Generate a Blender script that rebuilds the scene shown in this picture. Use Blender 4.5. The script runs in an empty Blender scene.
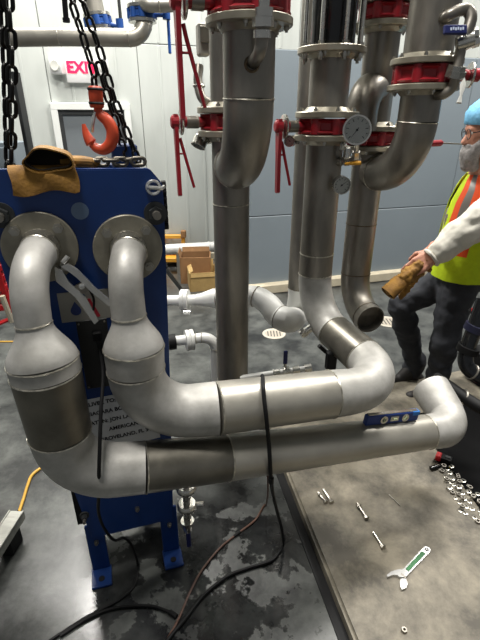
import bpy, bmesh, math, random
from mathutils import Vector, Matrix, noise
random.seed(7)
V = Vector
scn = bpy.context.scene
COL = scn.collection
PI = math.pi

# ------------------------------------------------------------------ camera, world, lights, exposure
cd = bpy.data.cameras.new('camera'); cam = bpy.data.objects.new('camera', cd); COL.objects.link(cam)
cam.location = (0, 0, 1.85); cam.rotation_euler = (math.radians(90 - 24.5), 0, 0)
cd.sensor_fit = 'VERTICAL'; cd.sensor_height = 36.0; cd.lens = 36.0 * 440 / 640
cd.clip_start = 0.05; cd.clip_end = 100
scn.camera = cam
wd = bpy.data.worlds.new('hall_air'); scn.world = wd; wd.use_nodes = True
bg = wd.node_tree.nodes['Background']; bg.inputs[0].default_value = (0.92, 0.96, 1.0, 1); bg.inputs[1].default_value = 0.16

def lamp(name, loc, size, power, col=(1, .97, .92), target=None, sy=None):
    l = bpy.data.lights.new(name, 'AREA'); l.shape = 'RECTANGLE'; l.size = size; l.size_y = sy or size
    l.energy = power; l.color = col
    o = bpy.data.objects.new(name, l); COL.objects.link(o); o.location = loc
    t = V(target or (loc[0], loc[1], 0)) - V(loc)
    o.rotation_euler = t.to_track_quat('-Z', 'Y').to_euler()
    return o
# high bay lamps of the hall: brighter over the far side and the right
lamp('high_bay_lamp', (1.5, 3.0, 5.6), 1.3, 230, sy=.5)
lamp('high_bay_lamp', (-.8, .75, 5.6), 1.3, 170, sy=.5)
lamp('high_bay_lamp', (-2.0, 4.9, 5.6), 1.3, 300, sy=.5)
lamp('high_bay_lamp', (4.2, 4.6, 5.6), 1.3, 230, sy=.5)
scn.view_settings.view_transform = 'Standard'; scn.view_settings.look = 'None'
scn.view_settings.gamma = 1; scn.view_settings.use_curve_mapping = False
scn.view_settings.exposure = 0.3

# ------------------------------------------------------------------ axes of the building (turned 17 degrees from the view)
A17 = math.radians(17)
U = V((math.cos(A17), math.sin(A17), 0)); N = V((-math.sin(A17), math.cos(A17), 0)); Z = V((0, 0, 1))

# ------------------------------------------------------------------ materials
def lin(c):
    return tuple((x / 255 / 12.92) if x / 255 <= .04045 else ((x / 255 + .055) / 1.055) ** 2.4 for x in c)
MATS = {}
def mat(name, rgb, rough=.5, metal=0, var=.0, scale=6, rgb2=None, bump=0, bscale=40, emit=0, stretch=None, rvar=0, detail=5, spec=.5):
    if name in MATS: return MATS[name]
    m = bpy.data.materials.new(name); m.use_nodes = True; MATS[name] = m
    nt = m.node_tree; b = nt.nodes['Principled BSDF']; L = nt.links
    c = lin(rgb)
    b.inputs['Base Color'].default_value = (*c, 1); b.inputs['Roughness'].default_value = rough
    b.inputs['Metallic'].default_value = metal; b.inputs['Specular IOR Level'].default_value = spec
    tc = nt.nodes.new('ShaderNodeTexCoord'); mp = nt.nodes.new('ShaderNodeMapping')
    L.new(tc.outputs['Object'], mp.inputs[0])
    if stretch: mp.inputs['Scale'].default_value = stretch
    if var or rgb2:
        nz = nt.nodes.new('ShaderNodeTexNoise'); nz.inputs['Scale'].default_value = scale
        nz.inputs['Detail'].default_value = detail; nz.inputs['Roughness'].default_value = .6
        L.new(mp.outputs[0], nz.inputs[0])
        r = nt.nodes.new('ShaderNodeValToRGB'); L.new(nz.outputs[0], r.inputs[0])
        c2 = lin(rgb2) if rgb2 else tuple(x * (1 - var) for x in c)
        r.color_ramp.elements[0].position = .34; r.color_ramp.elements[1].position = .66
        r.color_ramp.elements[0].color = (*c2, 1); r.color_ramp.elements[1].color = (*c, 1)
        L.new(r.outputs[0], b.inputs['Base Color'])
        if rvar:
            mr = nt.nodes.new('ShaderNodeMapRange'); L.new(nz.outputs[0], mr.inputs[0])
            mr.inputs[1].default_value = .3; mr.inputs[2].default_value = .7
            mr.inputs[3].default_value = max(.03, rough - rvar); mr.inputs[4].default_value = rough + rvar
            L.new(mr.outputs[0], b.inputs['Roughness'])
    if bump:
        n2 = nt.nodes.new('ShaderNodeTexNoise'); n2.inputs['Scale'].default_value = bscale; n2.inputs['Detail'].default_value = 4
        L.new(mp.outputs[0], n2.inputs[0])
        bp = nt.nodes.new('ShaderNodeBump'); bp.inputs['Strength'].default_value = bump; bp.inputs['Distance'].default_value = .01
        L.new(n2.outputs[0], bp.inputs['Height']); L.new(bp.outputs[0], b.inputs['Normal'])
    if emit:
        b.inputs['Emission Color'].default_value = (*c, 1); b.inputs['Emission Strength'].default_value = emit
    return m

STEEL = mat('brushed_stainless', (150, 145, 136), .42, .82, var=.34, scale=9, rvar=.1, bump=.06, bscale=60, stretch=(1, 1, .35))
STEEL2 = mat('mill_finish_stainless', (172, 168, 158), .42, .6, var=.2, scale=5, rvar=.08, bump=.05, bscale=50)
PICK = mat('pickled_stainless_elbow', (190, 188, 183), .5, .3, var=.1, scale=9, rgb2=(158, 156, 150), bump=.05, bscale=90)
DARKST = mat('scuffed_stainless_pup', (128, 124, 114), .4, .8, var=.4, scale=7, rvar=.1)
BRIGHT = mat('bright_stainless', (205, 203, 196), .25, .95, var=.15, scale=12, rvar=.08)
FLG = mat('machined_flange', (160, 154, 138), .36, .55, var=.3, scale=14, rvar=.08)
BOLT = mat('zinc_bolt', (172, 168, 158), .3, .95)
WELD = mat('weld_bead', (215, 210, 195), .3, .8, var=.55, scale=60)
WELDD = mat('burnt_weld_bead', (120, 105, 84), .4, .7, var=.6, scale=50)
RED = mat('red_valve_enamel', (150, 22, 34), .38, 0, var=.25, scale=12)
REDL = mat('red_lever_paint', (158, 24, 38), .4, 0, var=.2, scale=15)
BLUE = mat('blue_frame_paint', (7, 50, 112), .38, 0, var=.16, scale=5, bump=.03, bscale=80)
BLUED = mat('navy_plastic', (24, 32, 84), .4)
BLUEV = mat('blue_valve_paint', (34, 82, 158), .4, 0, var=.2, scale=20)
BLACK = mat('black_rubber', (14, 14, 15), .6, spec=.25)
MATBLK = mat('black_mat_rubber', (7, 7, 8), .85, spec=.12)
BLACKG = mat('black_gloss', (16, 17, 19), .2)
CHAIN = mat('black_chain_steel', (38, 37, 36), .35, .8, var=.3, scale=40)
CHROME = mat('chrome', (214, 214, 212), .24, .72)
HOOK = mat('orange_red_hook_paint', (206, 76, 44), .42, 0, var=.25, scale=18)
LEATH = mat('tan_leather', (164, 120, 46), .75, 0, var=.3, scale=14, rgb2=(112, 78, 30), bump=.3, bscale=60)
LEATHD = mat('dark_glove_lining', (34, 28, 22), .9)
WHITEP = mat('white_insulated_pipe', (214, 214, 210), .45, .1, var=.08, scale=8)
WALLM = mat('white_metal_panel', (200, 204, 199), .45, 0, var=.1, scale=1.6, rgb2=(182, 186, 181), stretch=(1, 1, .2))
GREYP = mat('blue_grey_panel', (124, 134, 141), .5, 0, var=.07, scale=1.5)
JOINT = mat('dark_joint', (70, 76, 80), .7)
CURB = mat('cream_curb', (196, 186, 162), .7, var=.15, scale=9)
DOORG = mat('grey_door_paint', (112, 118, 122), .45, var=.08, scale=3)
FRAMEW = mat('white_door_frame', (224, 226, 222), .5, var=.05, scale=6)
POST = mat('dark_grey_post_paint', (52, 54, 55), .5, .2, var=.2, scale=5)
CARD = mat('brown_cardboard', (150, 112, 74), .85, var=.15, scale=10)
CARD2 = mat('tan_cardboard', (176, 146, 92), .85, var=.15, scale=12, bump=.2, bscale=30)
YEL = mat('orange_yellow_paint', (232, 170, 60), .5, var=.12, scale=10)
CORDY = mat('yellow_cord', (206, 160, 62), .5)
CORDB = mat('brown_cable', (86, 58, 46), .45)
PAPER = mat('label_paper', (186, 188, 190), .8, var=.05, scale=10)
INK = mat('black_ink', (18, 18, 20), .8)
DIAL = mat('white_dial', (226, 226, 218), .6)
YTAG = mat('yellow_handle', (224, 160, 32), .45)
BRASS = mat('brass', (178, 140, 70), .3, .9)
ALU = mat('aluminium_plank', (172, 172, 164), .42, .35, var=.25, scale=12, stretch=(1, 6, 1))
SKIN = mat('skin', (198, 140, 116), .5, 0, var=.1, scale=30)
HIVIS = mat('lime_hi_vis_fabric', (206, 232, 20), .75, 0, var=.12, scale=25, bump=.25, bscale=30)
ORANGE = mat('orange_hi_vis_fabric', (240, 84, 30), .75, 0, bump=.2, bscale=30)
REFL = mat('grey_reflective_tape', (128, 124, 120), .45, .2)
SHIRT = mat('white_sleeve_cotton', (214, 210, 198), .85, 0, var=.08, scale=14, bump=.35, bscale=18)
TEE = mat('grey_undershirt', (116, 108, 104), .9)
JEANS = mat('charcoal_denim', (58, 60, 66), .85, 0, var=.3, scale=9, rgb2=(40, 42, 48), bump=.4, bscale=22)
BOOT = mat('brown_black_boot', (44, 40, 38), .6, 0, var=.3, scale=16)
NETM = mat('blue_hair_net', (112, 178, 216), .7, 0, var=.25, scale=26, bump=.5, bscale=40)
HAIR = mat('dark_hair', (44, 36, 30), .8, bump=.5, bscale=60)
BEARD = mat('grey_beard', (156, 152, 150), .9, 0, var=.4, scale=40, bump=.6, bscale=50)
EXITW = mat('exit_sign_housing', (224, 224, 222), .5)
EXITR = mat('exit_lettering_glow', (255, 14, 70), .5, emit=1.0)
GREENG = mat('green_wrench_grip', (30, 104, 52), .5)
REDT = mat('red_plastic', (196, 30, 36), .45)
WTAPE = mat('ptfe_tape', (226, 226, 220), .6)
TAPEB = mat('blue_tape', (44, 118, 196), .6)

def glassm():
    m = bpy.data.materials.new('clear_glass'); m.use_nodes = True; nt = m.node_tree
    for x in list(nt.nodes): nt.nodes.remove(x)
    o = nt.nodes.new('ShaderNodeOutputMaterial'); mx = nt.nodes.new('ShaderNodeMixShader')
    t = nt.nodes.new('ShaderNodeBsdfTransparent'); g = nt.nodes.new('ShaderNodeBsdfGlossy'); g.inputs['Roughness'].default_value = .05
    fr = nt.nodes.new('ShaderNodeFresnel'); fr.inputs[0].default_value = 1.45
    nt.links.new(fr.outputs[0], mx.inputs[0]); nt.links.new(t.outputs[0], mx.inputs[1]); nt.links.new(g.outputs[0], mx.inputs[2])
    nt.links.new(mx.outputs[0], o.inputs[0]); return m
GLASS = glassm()

def floor_mat(name, dark, light, rough, wet):
    """polished concrete: mottled, with damp patches of their own shape that gloss"""
    m = bpy.data.materials.new(name); m.use_nodes = True; nt = m.node_tree; L = nt.links; b = nt.nodes['Principled BSDF']
    tc = nt.nodes.new('ShaderNodeTexCoord')
    def nz(scale, detail=6, ro=.6, dist=0):
        x = nt.nodes.new('ShaderNodeTexNoise'); x.inputs['Scale'].default_value = scale; x.inputs['Detail'].default_value = detail
        x.inputs['Roughness'].default_value = ro; x.inputs['Distortion'].default_value = dist
        L.new(tc.outputs['Object'], x.inputs[0]); return x
    a = nz(3.4, 10, .7, .12); c = nz(38, 4); w = nz(4.6, 8, .6, .1)
    r = nt.nodes.new('ShaderNodeValToRGB'); L.new(a.outputs[0], r.inputs[0])
    r.color_ramp.elements[0].position = .38; r.color_ramp.elements[1].position = .62
    r.color_ramp.elements[0].color = (*lin(dark), 1); r.color_ramp.elements[1].color = (*lin(light), 1)
    mx = nt.nodes.new('ShaderNodeMix'); mx.data_type = 'RGBA'; mx.blend_type = 'MULTIPLY'; mx.inputs[0].default_value = .35
    L.new(r.outputs[0], mx.inputs[6]); L.new(c.outputs['Color'], mx.inputs[7])
    bw = nt.nodes.new('ShaderNodeRGBToBW'); L.new(c.outputs['Color'], bw.inputs[0])
    mr0 = nt.nodes.new('ShaderNodeMapRange'); L.new(bw.outputs[0], mr0.inputs[0]); mr0.inputs[1].default_value = .35; mr0.inputs[2].default_value = .65; mr0.inputs[3].default_value = .7; mr0.inputs[4].default_value = 1.0
    cc = nt.nodes.new('ShaderNodeCombineColor'); [L.new(mr0.outputs[0], cc.inputs[i]) for i in range(3)]
    L.new(cc.outputs[0], mx.inputs[7])
    wm = nt.nodes.new('ShaderNodeMapRange'); L.new(w.outputs[0], wm.inputs[0]); wm.inputs[1].default_value = .475; wm.inputs[2].default_value = .5
    wm.inputs[3].default_value = 0; wm.inputs[4].default_value = 1
    # damp only on the floor where the drain valve drips
    if wet:
        vm = nt.nodes.new('ShaderNodeVectorMath'); vm.operation = 'DISTANCE'; vm.inputs[1].default_value = (-1.12, -3.66, .1)   # from the floor's own origin
        L.new(tc.outputs['Object'], vm.inputs[0])
        dm = nt.nodes.new('ShaderNodeMapRange'); L.new(vm.outputs['Value'], dm.inputs[0]); dm.inputs[1].default_value = .34; dm.inputs[2].default_value = .62
        dm.inputs[3].default_value = 1; dm.inputs[4].default_value = 0
        mu = nt.nodes.new('ShaderNodeMath'); mu.operation = 'MULTIPLY'; L.new(wm.outputs[0], mu.inputs[0]); L.new(dm.outputs[0], mu.inputs[1])
        m2 = nt.nodes.new('ShaderNodeMix'); m2.data_type = 'RGBA'; m2.blend_type = 'MULTIPLY'; L.new(mu.outputs[0], m2.inputs[0])
        L.new(mx.outputs[2], m2.inputs[6]); m2.inputs[7].default_value = (.3, .3, .32, 1)
        L.new(m2.outputs[2], b.inputs['Base Color'])
        mr = nt.nodes.new('ShaderNodeMapRange'); L.new(mu.outputs[0], mr.inputs[0]); mr.inputs[3].default_value = rough; mr.inputs[4].default_value = .05
        L.new(mr.outputs[0], b.inputs['Roughness'])
    else:
        L.new(mx.outputs[2], b.inputs['Base Color']); b.inputs['Roughness'].default_value = rough
    bp = nt.nodes.new('ShaderNodeBump'); bp.inputs['Strength'].default_value = .12; bp.inputs['Distance'].default_value = .01
    L.new(a.outputs[0], bp.inputs['Height']); L.new(bp.outputs[0], b.inputs['Normal'])
    return m
FLOORM = floor_mat('sealed_grey_concrete', (40, 41, 41), (92, 94, 91), .3, True)
PADM = floor_mat('tan_concrete_pad', (84, 79, 69), (146, 138, 121), .6, False)

# ------------------------------------------------------------------ helpers
LOC = {}
def tagp(o, label=None, cat=None, group=None, kind=None):
    if label: o['label'] = label
    if cat: o['category'] = cat
    if group: o['group'] = group
    if kind: o['kind'] = kind
    return o
def thing(name, label, cat, loc, group=None):
    o = bpy.data.objects.new(name, None); COL.objects.link(o); o.location = loc
    o.empty_display_size = .05
    LOC[o.name] = V(loc); return tagp(o, label, cat, group)
def wl(o):
    return LOC[o.name].copy() if o is not None else V((0, 0, 0))
def part(name, bm, m, parent=None, smooth=True, label=None, sharp=35):
    """link a bmesh that is written in world coordinates as one object under its thing"""
    base = wl(parent)
    if parent is None:      # give a lone mesh its origin at its base
        xs = [v.co for v in bm.verts]
        base = V((sum(v.x for v in xs) / len(xs), sum(v.y for v in xs) / len(xs), min(v.z for v in xs)))
    bmesh.ops.recalc_face_normals(bm, faces=bm.faces)
    bmesh.ops.translate(bm, verts=bm.verts, vec=-base)
    me = bpy.data.meshes.new(name); bm.to_mesh(me); bm.free()
    mats = m if isinstance(m, (list, tuple)) else [m]
    for x in mats: me.materials.append(x)
    if smooth:
        me.polygons.foreach_set('use_smooth', [True] * len(me.polygons))
        me.set_sharp_from_angle(angle=math.radians(sharp))
    o = bpy.data.objects.new(name, me); COL.objects.link(o)
    if parent is None: o.location = base
    else: o.parent = parent
    LOC[o.name] = base
    if label: o['label'] = label
    return o
def inst(name, me, M, parent=None):
    """an object that shares the mesh me, put at the world matrix M"""
    o = bpy.data.objects.new(name, me); COL.objects.link(o)
    if parent is not None:
        o.parent = parent; o.matrix_local = Matrix.Translation(-wl(parent)) @ M
    else: o.matrix_world = M
    LOC[o.name] = M.to_translation()
    return o
def mesh_of(name, bm, m, sharp=35):
    bmesh.ops.recalc_face_normals(bm, faces=bm.faces)
    me = bpy.data.meshes.new(name); bm.to_mesh(me); bm.free(); me.materials.append(m)
    me.polygons.foreach_set('use_smooth', [True] * len(me.polygons)); me.set_sharp_from_angle(angle=math.radians(sharp))
    return me
def frame(z, x=None):
    z = V(z).normalized()
    if x is None: x = V((0, 0, 1)) if abs(z.z) < .9 else V((1, 0, 0))
    x = (V(x) - z * V(x).dot(z)).normalized(); y = z.cross(x)
    return Matrix((x, y, z)).transposed()
def at(o, z=(0, 0, 1), x=None):
    return Matrix.Translation(V(o)) @ frame(z, x).to_4x4()
def box(bm, c, s, R=None, bev=.0, seg=1):
    """box centred at c, sizes s, optional 3x3 R"""
    t = bmesh.new(); bmesh.ops.create_cube(t, size=1)
    for v in t.verts: v.co = V((v.co.x * s[0], v.co.y * s[1], v.co.z * s[2]))
    if bev: bmesh.ops.bevel(t, geom=t.edges[:], offset=min(bev, min(s) * .45), segments=seg, affect='EDGES', profile=.6)
    if R is not None: bmesh.ops.rotate(t, verts=t.verts, cent=(0, 0, 0), matrix=R)
    bmesh.ops.translate(t, verts=t.verts, vec=V(c)); merge(bm, t)
def merge(bm, t):
    me = bpy.data.meshes.new('tmp'); t.to_mesh(me); t.free(); bm.from_mesh(me); bpy.data.meshes.remove(me)
def prism(bm, poly, M, h):
    """extrude the 2D outline poly by h along local z of the 4x4 M"""
    a = [bm.verts.new(M @ V((x, y, 0))) for x, y in poly]; b = [bm.verts.new(M @ V((x, y, h))) for x, y in poly]
    n = len(poly); bm.faces.new(a[::-1]); bm.faces.new(b)
    for i in range(n): bm.faces.new((a[i], a[(i + 1) % n], b[(i + 1) % n], b[i]))
def lathe(bm, prof, M, seg=28, close=False):
    """revolve (radius, height) pairs about local z of M"""
    rings = []
    for r, h in prof:
        if r < 1e-6: rings.append([bm.verts.new(M @ V((0, 0, h)))])
        else: rings.append([bm.verts.new(M @ V((r * math.cos(2 * PI * i / seg), r * math.sin(2 * PI * i / seg), h))) for i in range(seg)])
    pairs = list(zip(rings, rings[1:])) + ([(rings[-1], rings[0])] if close else [])
    for A, B in pairs:
        if len(A) == 1 and len(B) == 1: continue
        for i in range(seg):
            j = (i + 1) % seg
            if len(A) == 1: bm.faces.new((A[0], B[j], B[i]))
            elif len(B) == 1: bm.faces.new((A[i], A[j], B[0]))
            else: bm.faces.new((A[i], A[j], B[j], B[i]))
def sweep(bm, pts, rad, seg=24, caps=True, hollow=0):
    """tube along pts (list) with radius number or list"""
    pts = [V(p) for p in pts]; n = len(pts)
    if not isinstance(rad, (list, tuple)): rad = [rad] * n
    T = []
    for i in range(n):
        d = (pts[min(i + 1, n - 1)] - pts[max(i - 1, 0)])
        T.append(d.normalized())
    x = V((0, 0, 1)) if abs(T[0].z) < .9 else V((1, 0, 0))
    x = (x - T[0] * x.dot(T[0])).normalized(); rings = []
    for i in range(n):
        if i:
            q = T[i - 1].rotation_difference(T[i]); x = q @ x; x = (x - T[i] * x.dot(T[i])).normalized()
        y = T[i].cross(x)
        rings.append([bm.verts.new(pts[i] + (x * math.cos(2 * PI * k / seg) + y * math.sin(2 * PI * k / seg)) * rad[i]) for k in range(seg)])
    for A, B in zip(rings, rings[1:]):
        for k in range(seg): bm.faces.new((A[k], A[(k + 1) % seg], B[(k + 1) % seg], B[k]))
    if hollow:       # the far end is open: the bore runs back inside along the same path
        prev = rings[-1]
        for idx in range(n - 1, max(0, n - 10) - 1, -1):
            c = pts[idx]; inn = [bm.verts.new(c + (v.co - c) * (1 - hollow / rad[idx])) for v in rings[idx]]
            for k in range(seg): bm.faces.new((prev[k], prev[(k + 1) % seg], inn[(k + 1) % seg], inn[k]))
            prev = inn
        bm.faces.new(prev); bm.faces.new(rings[0][::-1])
    elif caps:
        bm.faces.new(rings[0][::-1]); bm.faces.new(rings[-1])
    return T
def smooth_path(pts, n=8):
    """Catmull-Rom through pts"""
    P = [V(p) for p in pts]; P = [P[0] * 2 - P[1]] + P + [P[-1] * 2 - P[-2]]; out = []
    for i in range(1, len(P) - 2):
        for k in range(n):
            t = k / n; a, b, c, d = P[i - 1:i + 3]
            out.append(.5 * ((2 * b) + (c - a) * t + (2 * a - 5 * b + 4 * c - d) * t * t + (3 * b - a - 3 * c + d) * t ** 3))
    out.append(P[-2]); return out
def ring(bm, c, axis, R, r, seg=28, ms=6):
    M = at(c, axis); lathe(bm, [(R + r * math.cos(2 * PI * k / ms), r * math.sin(2 * PI * k / ms)) for k in range(ms)], M, seg, close=True)

def bolt_mesh():
    bm = bmesh.new()
    for (z0, z1, r) in ((0, .011, .0105), (.011, .019, .006)):
        s = 6 if z0 == 0 else 8
        M = Matrix.Translation((0, 0, z0)); lathe(bm, [(0, 0), (r, 0), (r, z1 - z0), (0, z1 - z0)], M, s)
    return mesh_of('bolt', bm, BOLT)
BOLTM = bolt_mesh()
def bolts(parent, c, axis, R, n, ph=0, sc=.85, xdir=None):
    M = at(c, axis, xdir)
    for k in range(n):
        a = ph + 2 * PI * k / n
        inst('bolt', BOLTM, M @ Matrix.Translation((R * math.cos(a), R * math.sin(a), 0)) @ Matrix.Scale(sc, 4), parent)
def flange(parent, c, axis, R=.14, r=.084, t=.024, n=8, m=None, sc=.85, ph=.39, both=False, label=None):
    """weld-neck flange: raised face, chamfered rim, hub, bolts on the hub side (axis points to the hub side)"""
    bm = bmesh.new()
    lathe(bm, [(r * .8, 0), (R - .003, 0), (R, .003), (R, t - .003), (R - .003, t), (r * 1.25, t), (r * 1.06, t + .018), (r * .8, t + .018)], at(c, axis), 40, close=True)
    part('flange', bm, m or FLG, parent, label=label)
    bolts(parent, V(c) + V(axis).normalized() * t, axis, (R + r * 1.2) / 2, n, ph, sc)

def spool(parent, pts, steel=STEEL, elbow=PICK, weld=WELD, seg=28, open_ends=(False, False), names=None, mats=None, noweld=(), fuse=()):
    """a pipe run. pts = (point, radius, bend radius); bend 0 is a joint in a straight run.
    Each straight length, each bend and each weld bead becomes a part."""
    P = [V(p[0]) for p in pts]; R = [p[1] for p in pts]; B = [p[2] for p in pts]; n = len(P)
    cut = []           # for each corner: tangent length and arc samples
    for i in range(n):
        if 0 < i < n - 1 and B[i] > 0:
            a = (P[i - 1] - P[i]).normalized(); b = (P[i + 1] - P[i]).normalized()
            ang = a.angle(b); T = B[i] / math.tan(ang / 2)
            bis = (a + b).normalized(); C0 = P[i] + bis * (B[i] / math.sin(ang / 2))
            s = P[i] + a * T - C0; e = P[i] + b * T - C0; tot = s.angle(e); ax = s.cross(e).normalized()
            arc = [C0 + Matrix.Rotation(tot * k / 12, 3, ax) @ s for k in range(13)]
            cut.append((T, arc))
        else: cut.append((0, None))
    welds = []; lines = []
    for i in range(n - 1):
        a = cut[i][1][-1] if cut[i][1] else P[i]; b = cut[i + 1][1][0] if cut[i + 1][1] else P[i + 1]
        lines.append((a, b) if (b - a).length > .004 and (P[i + 1] - P[i]).dot(b - a) > 0 else None)
    for i in range(n - 1):
        if lines[i]:
            a, b = lines[i]
            k = 12 if abs(R[i] - R[i + 1]) > .02 else 4
            if i > 0 and i not in noweld: welds.append((a, b - a, R[i]))
            if i not in fuse:
                bm = bmesh.new(); q = []; rr = []
                for j in range(k + 1):
                    t = j / k; q.append(a.lerp(b, t))
                    tt = t * t * (3 - 2 * t) if k == 12 else t
                    rr.append(R[i] * (1 - tt) + R[i + 1] * tt)
                hol = .006 if ((i == 0 and open_ends[0]) or (i == n - 2 and open_ends[1])) else 0
                sweep(bm, q, rr, seg, caps=not hol, hollow=hol)
                nm = (names or {}).get(i, 'reducer' if k == 12 else 'pipe')
                part(nm, bm, (mats or {}).get(i, elbow if nm == 'reducer' else steel), parent)
        if cut[i + 1][1]:
            arc = list(cut[i + 1][1]); rr = [R[i + 1]] * len(arc); last = False
            if i in fuse and lines[i]: arc.insert(0, lines[i][0]); rr.insert(0, R[i])
            if i + 1 in fuse and lines[i + 1] and not cut[min(i + 2, n - 1)][1]:
                arc.append(lines[i + 1][1]); rr.append(R[i + 2]); last = i + 1 == n - 2
            for s_ in range(2):      # ease the wall thickness steps along the bend
                rr = [rr[0]] + [(rr[j - 1] + rr[j] * 2 + rr[j + 1]) / 4 for j in range(1, len(rr) - 1)] + [rr[-1]]
            bm = bmesh.new(); hol = .006 if last and open_ends[1] else 0
            sweep(bm, arc, rr, seg, caps=not hol, hollow=hol); part('elbow', bm, (mats or {}).get('e%d' % (i + 1), elbow), parent, sharp=60)
            if ('w%d' % (i + 1)) not in noweld: welds.append((cut[i + 1][1][0], cut[i + 1][1][1] - cut[i + 1][1][0], R[i + 1]))
    for c, ax, r in welds:
        bm = bmesh.new(); ring(bm, c, ax, r, .0028, seg); part('weld_seam', bm, weld, parent)

def lug_body(bm, c, axis, R, t, n, ph=0.2, inner=.07):
    """wafer valve body: ring with vertical ribs"""
    M = at(c, axis); lathe(bm, [(inner, -t / 2), (R * .93, -t / 2), (R, -t * .36), (R * .9, -t * .22), (R * .9, t * .22), (R, t * .36), (R * .93, t / 2), (inner, t / 2)], M, 36, close=True)
    for k in range(n):
        a = ph + 2 * PI * k / n
        lathe(bm, [(0, -t / 2), (.024, -t / 2), (.024, t / 2), (0, t / 2)], M @ Matrix.Rotation(a, 4, 'Z') @ Matrix.Translation((R * .84, 0, 0)), 12)

def butterfly(label, c, axis, stem, lever_dir, R=.125, t=.062, stem_len=.235, lever_len=.36, lever=True, group=None, mats=(None, None), pivot_turn=.06, name='butterfly_valve'):
    c = V(c); axis = V(axis).normalized(); stem = V(stem).normalized(); ld = V(lever_dir).normalized()
    o = thing(name, label, 'valve', c, group)
    bm = bmesh.new(); lug_body(bm, c, axis, R, t, 8); part('valve_body', bm, mats[0] or RED, o)
    bm = bmesh.new(); sweep(bm, [c + stem * (R * .8), c + stem * (stem_len - .03)], .021, 16); part('stem_neck', bm, mats[0] or RED, o)
    bm = bmesh.new(); sweep(bm, [c + stem * (R * 1.12), c + stem * (stem_len - .045)], .0245, 16); part('stem_collar', bm, STEEL if lever else (mats[0] or RED), o)
    bm = bmesh.new(); pl = c + stem * (stem_len - .028)
    lathe(bm, [(0, 0), (.048, 0), (.05, .003), (.05, .008), (.046, .01), (0, .01)], at(pl, stem), 20); part('notch_plate', bm, BRIGHT, o)
    bm = bmesh.new(); hub = c + stem * stem_len
    lathe(bm, [(0, -.012), (.026, -.012), (.026, .014), (.018, .02), (0, .02)], at(hub, stem), 14)
    if lever:
        M = Matrix.Translation(hub) @ frame(stem, ld).to_4x4()
        prism(bm, [(-.03, -.018), (.03, -.022), (lever_len * .45, -.016), (lever_len, -.013), (lever_len + .005, 0), (lever_len, .013), (lever_len * .45, .013), (.03, .022), (-.03, .018)], M @ Matrix.Translation((0, 0, -.008)), .016)
        h = part('lever_handle', bm, mats[1] or REDL, o, smooth=False)
        side = -stem
        b2 = bmesh.new(); p0 = hub + ld * (lever_len * .3) + side * .02
        sweep(b2, [hub + ld * .06 + side * .014, p0, hub + ld * (lever_len * .9) + side * .062], [.007, .007, .006], 8)
        sweep(b2, [hub + ld * (lever_len * .42), hub + ld * (lever_len * .42) + side * .03], .004, 8)
        part('trigger', b2, mats[1] or REDL, h)
    else: part('hub', bm, mats[1] or REDL, o)
    return o

def gauge(label, c, face, R, post=None, cat='gauge', needle=-2.2):
    """round dial gauge: case, dial, ticks, needle, glass, and the stub that carries it"""
    c = V(c); f = V(face).normalized(); o = thing('dial_gauge', label, cat, c)
    M = Matrix.Translation(c) @ frame(f, Z).to_4x4()
    bm = bmesh.new(); lathe(bm, [(0, -.03), (R * .9, -.03), (R, -.022), (R, .004), (R * 1.03, .006), (R * 1.03, .012), (R * .9, .012), (R * .88, .002), (0, .002)], M, 36); part('case', bm, BRIGHT, o)
    bm = bmesh.new(); lathe(bm, [(0, 0), (R * .88, 0), (R * .88, .003), (0, .003)], M, 36); part('dial', bm, DIAL, o)
    bm = bmesh.new()
    for k in range(11):
        a = math.radians(-135 + 27 * k); r0 = R * (.6 if k % 2 == 0 else .7); rm = (r0 + R * .8) / 2
        box(bm, M @ V((rm * math.cos(a), rm * math.sin(a), .0036)), (R * .8 - r0, R * .05, .0012), frame(f, Z) @ Matrix.Rotation(a, 3, 'Z'))
    part('dial_marks', bm, INK, o, smooth=False)
    bm = bmesh.new(); Mn = M @ Matrix.Rotation(needle, 4, 'Z')
    prism(bm, [(-R * .2, -R * .03), (R * .66, -R * .008), (R * .66, R * .008), (-R * .2, R * .03)], Mn @ Matrix.Translation((0, 0, .0045)), .0012)
    lathe(bm, [(0, .003), (R * .09, .003), (R * .09, .007), (0, .007)], M, 12); part('needle', bm, INK, o, smooth=False)
    bm = bmesh.new(); lathe(bm, [(0, .0085), (R * .9, .0085), (R * .9, .0095), (0, .0095)], M, 30); part('glass', bm, GLASS, o)
    if post:
        bm = bmesh.new(); sweep(bm, [V(p) for p in post], .011, 12); part('stem', bm, BRIGHT, o)
        bm = bmesh.new(); q = V(post[-1]); d = (q - V(post[-2])).normalized()
        lathe(bm, [(0, -.03), (.018, -.03), (.018, 0), (0, 0)], at(q, d), 6); part('union_nut', bm, BRIGHT, o)
    return o

def lettering(text, M, size, m, parent, depth=.0006, align='CENTER', bold=0):
    cu = bpy.data.curves.new('lettering', 'FONT'); cu.body = text; cu.size = size; cu.extrude = depth; cu.align_x = align; cu.align_y = 'CENTER'; cu.offset = bold
    t = bpy.data.objects.new('lettering_tmp', cu); COL.objects.link(t)
    bpy.context.view_layer.update(); dg = bpy.context.evaluated_depsgraph_get()
    me = bpy.data.meshes.new_from_object(t.evaluated_get(dg)); bpy.data.objects.remove(t)
    me.materials.clear(); me.materials.append(m); me.name = 'lettering'
    o = bpy.data.objects.new('lettering', me); COL.objects.link(o)
    if parent is not None: o.parent = parent; o.matrix_local = Matrix.Translation(-wl(parent)) @ M
    return o

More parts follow.
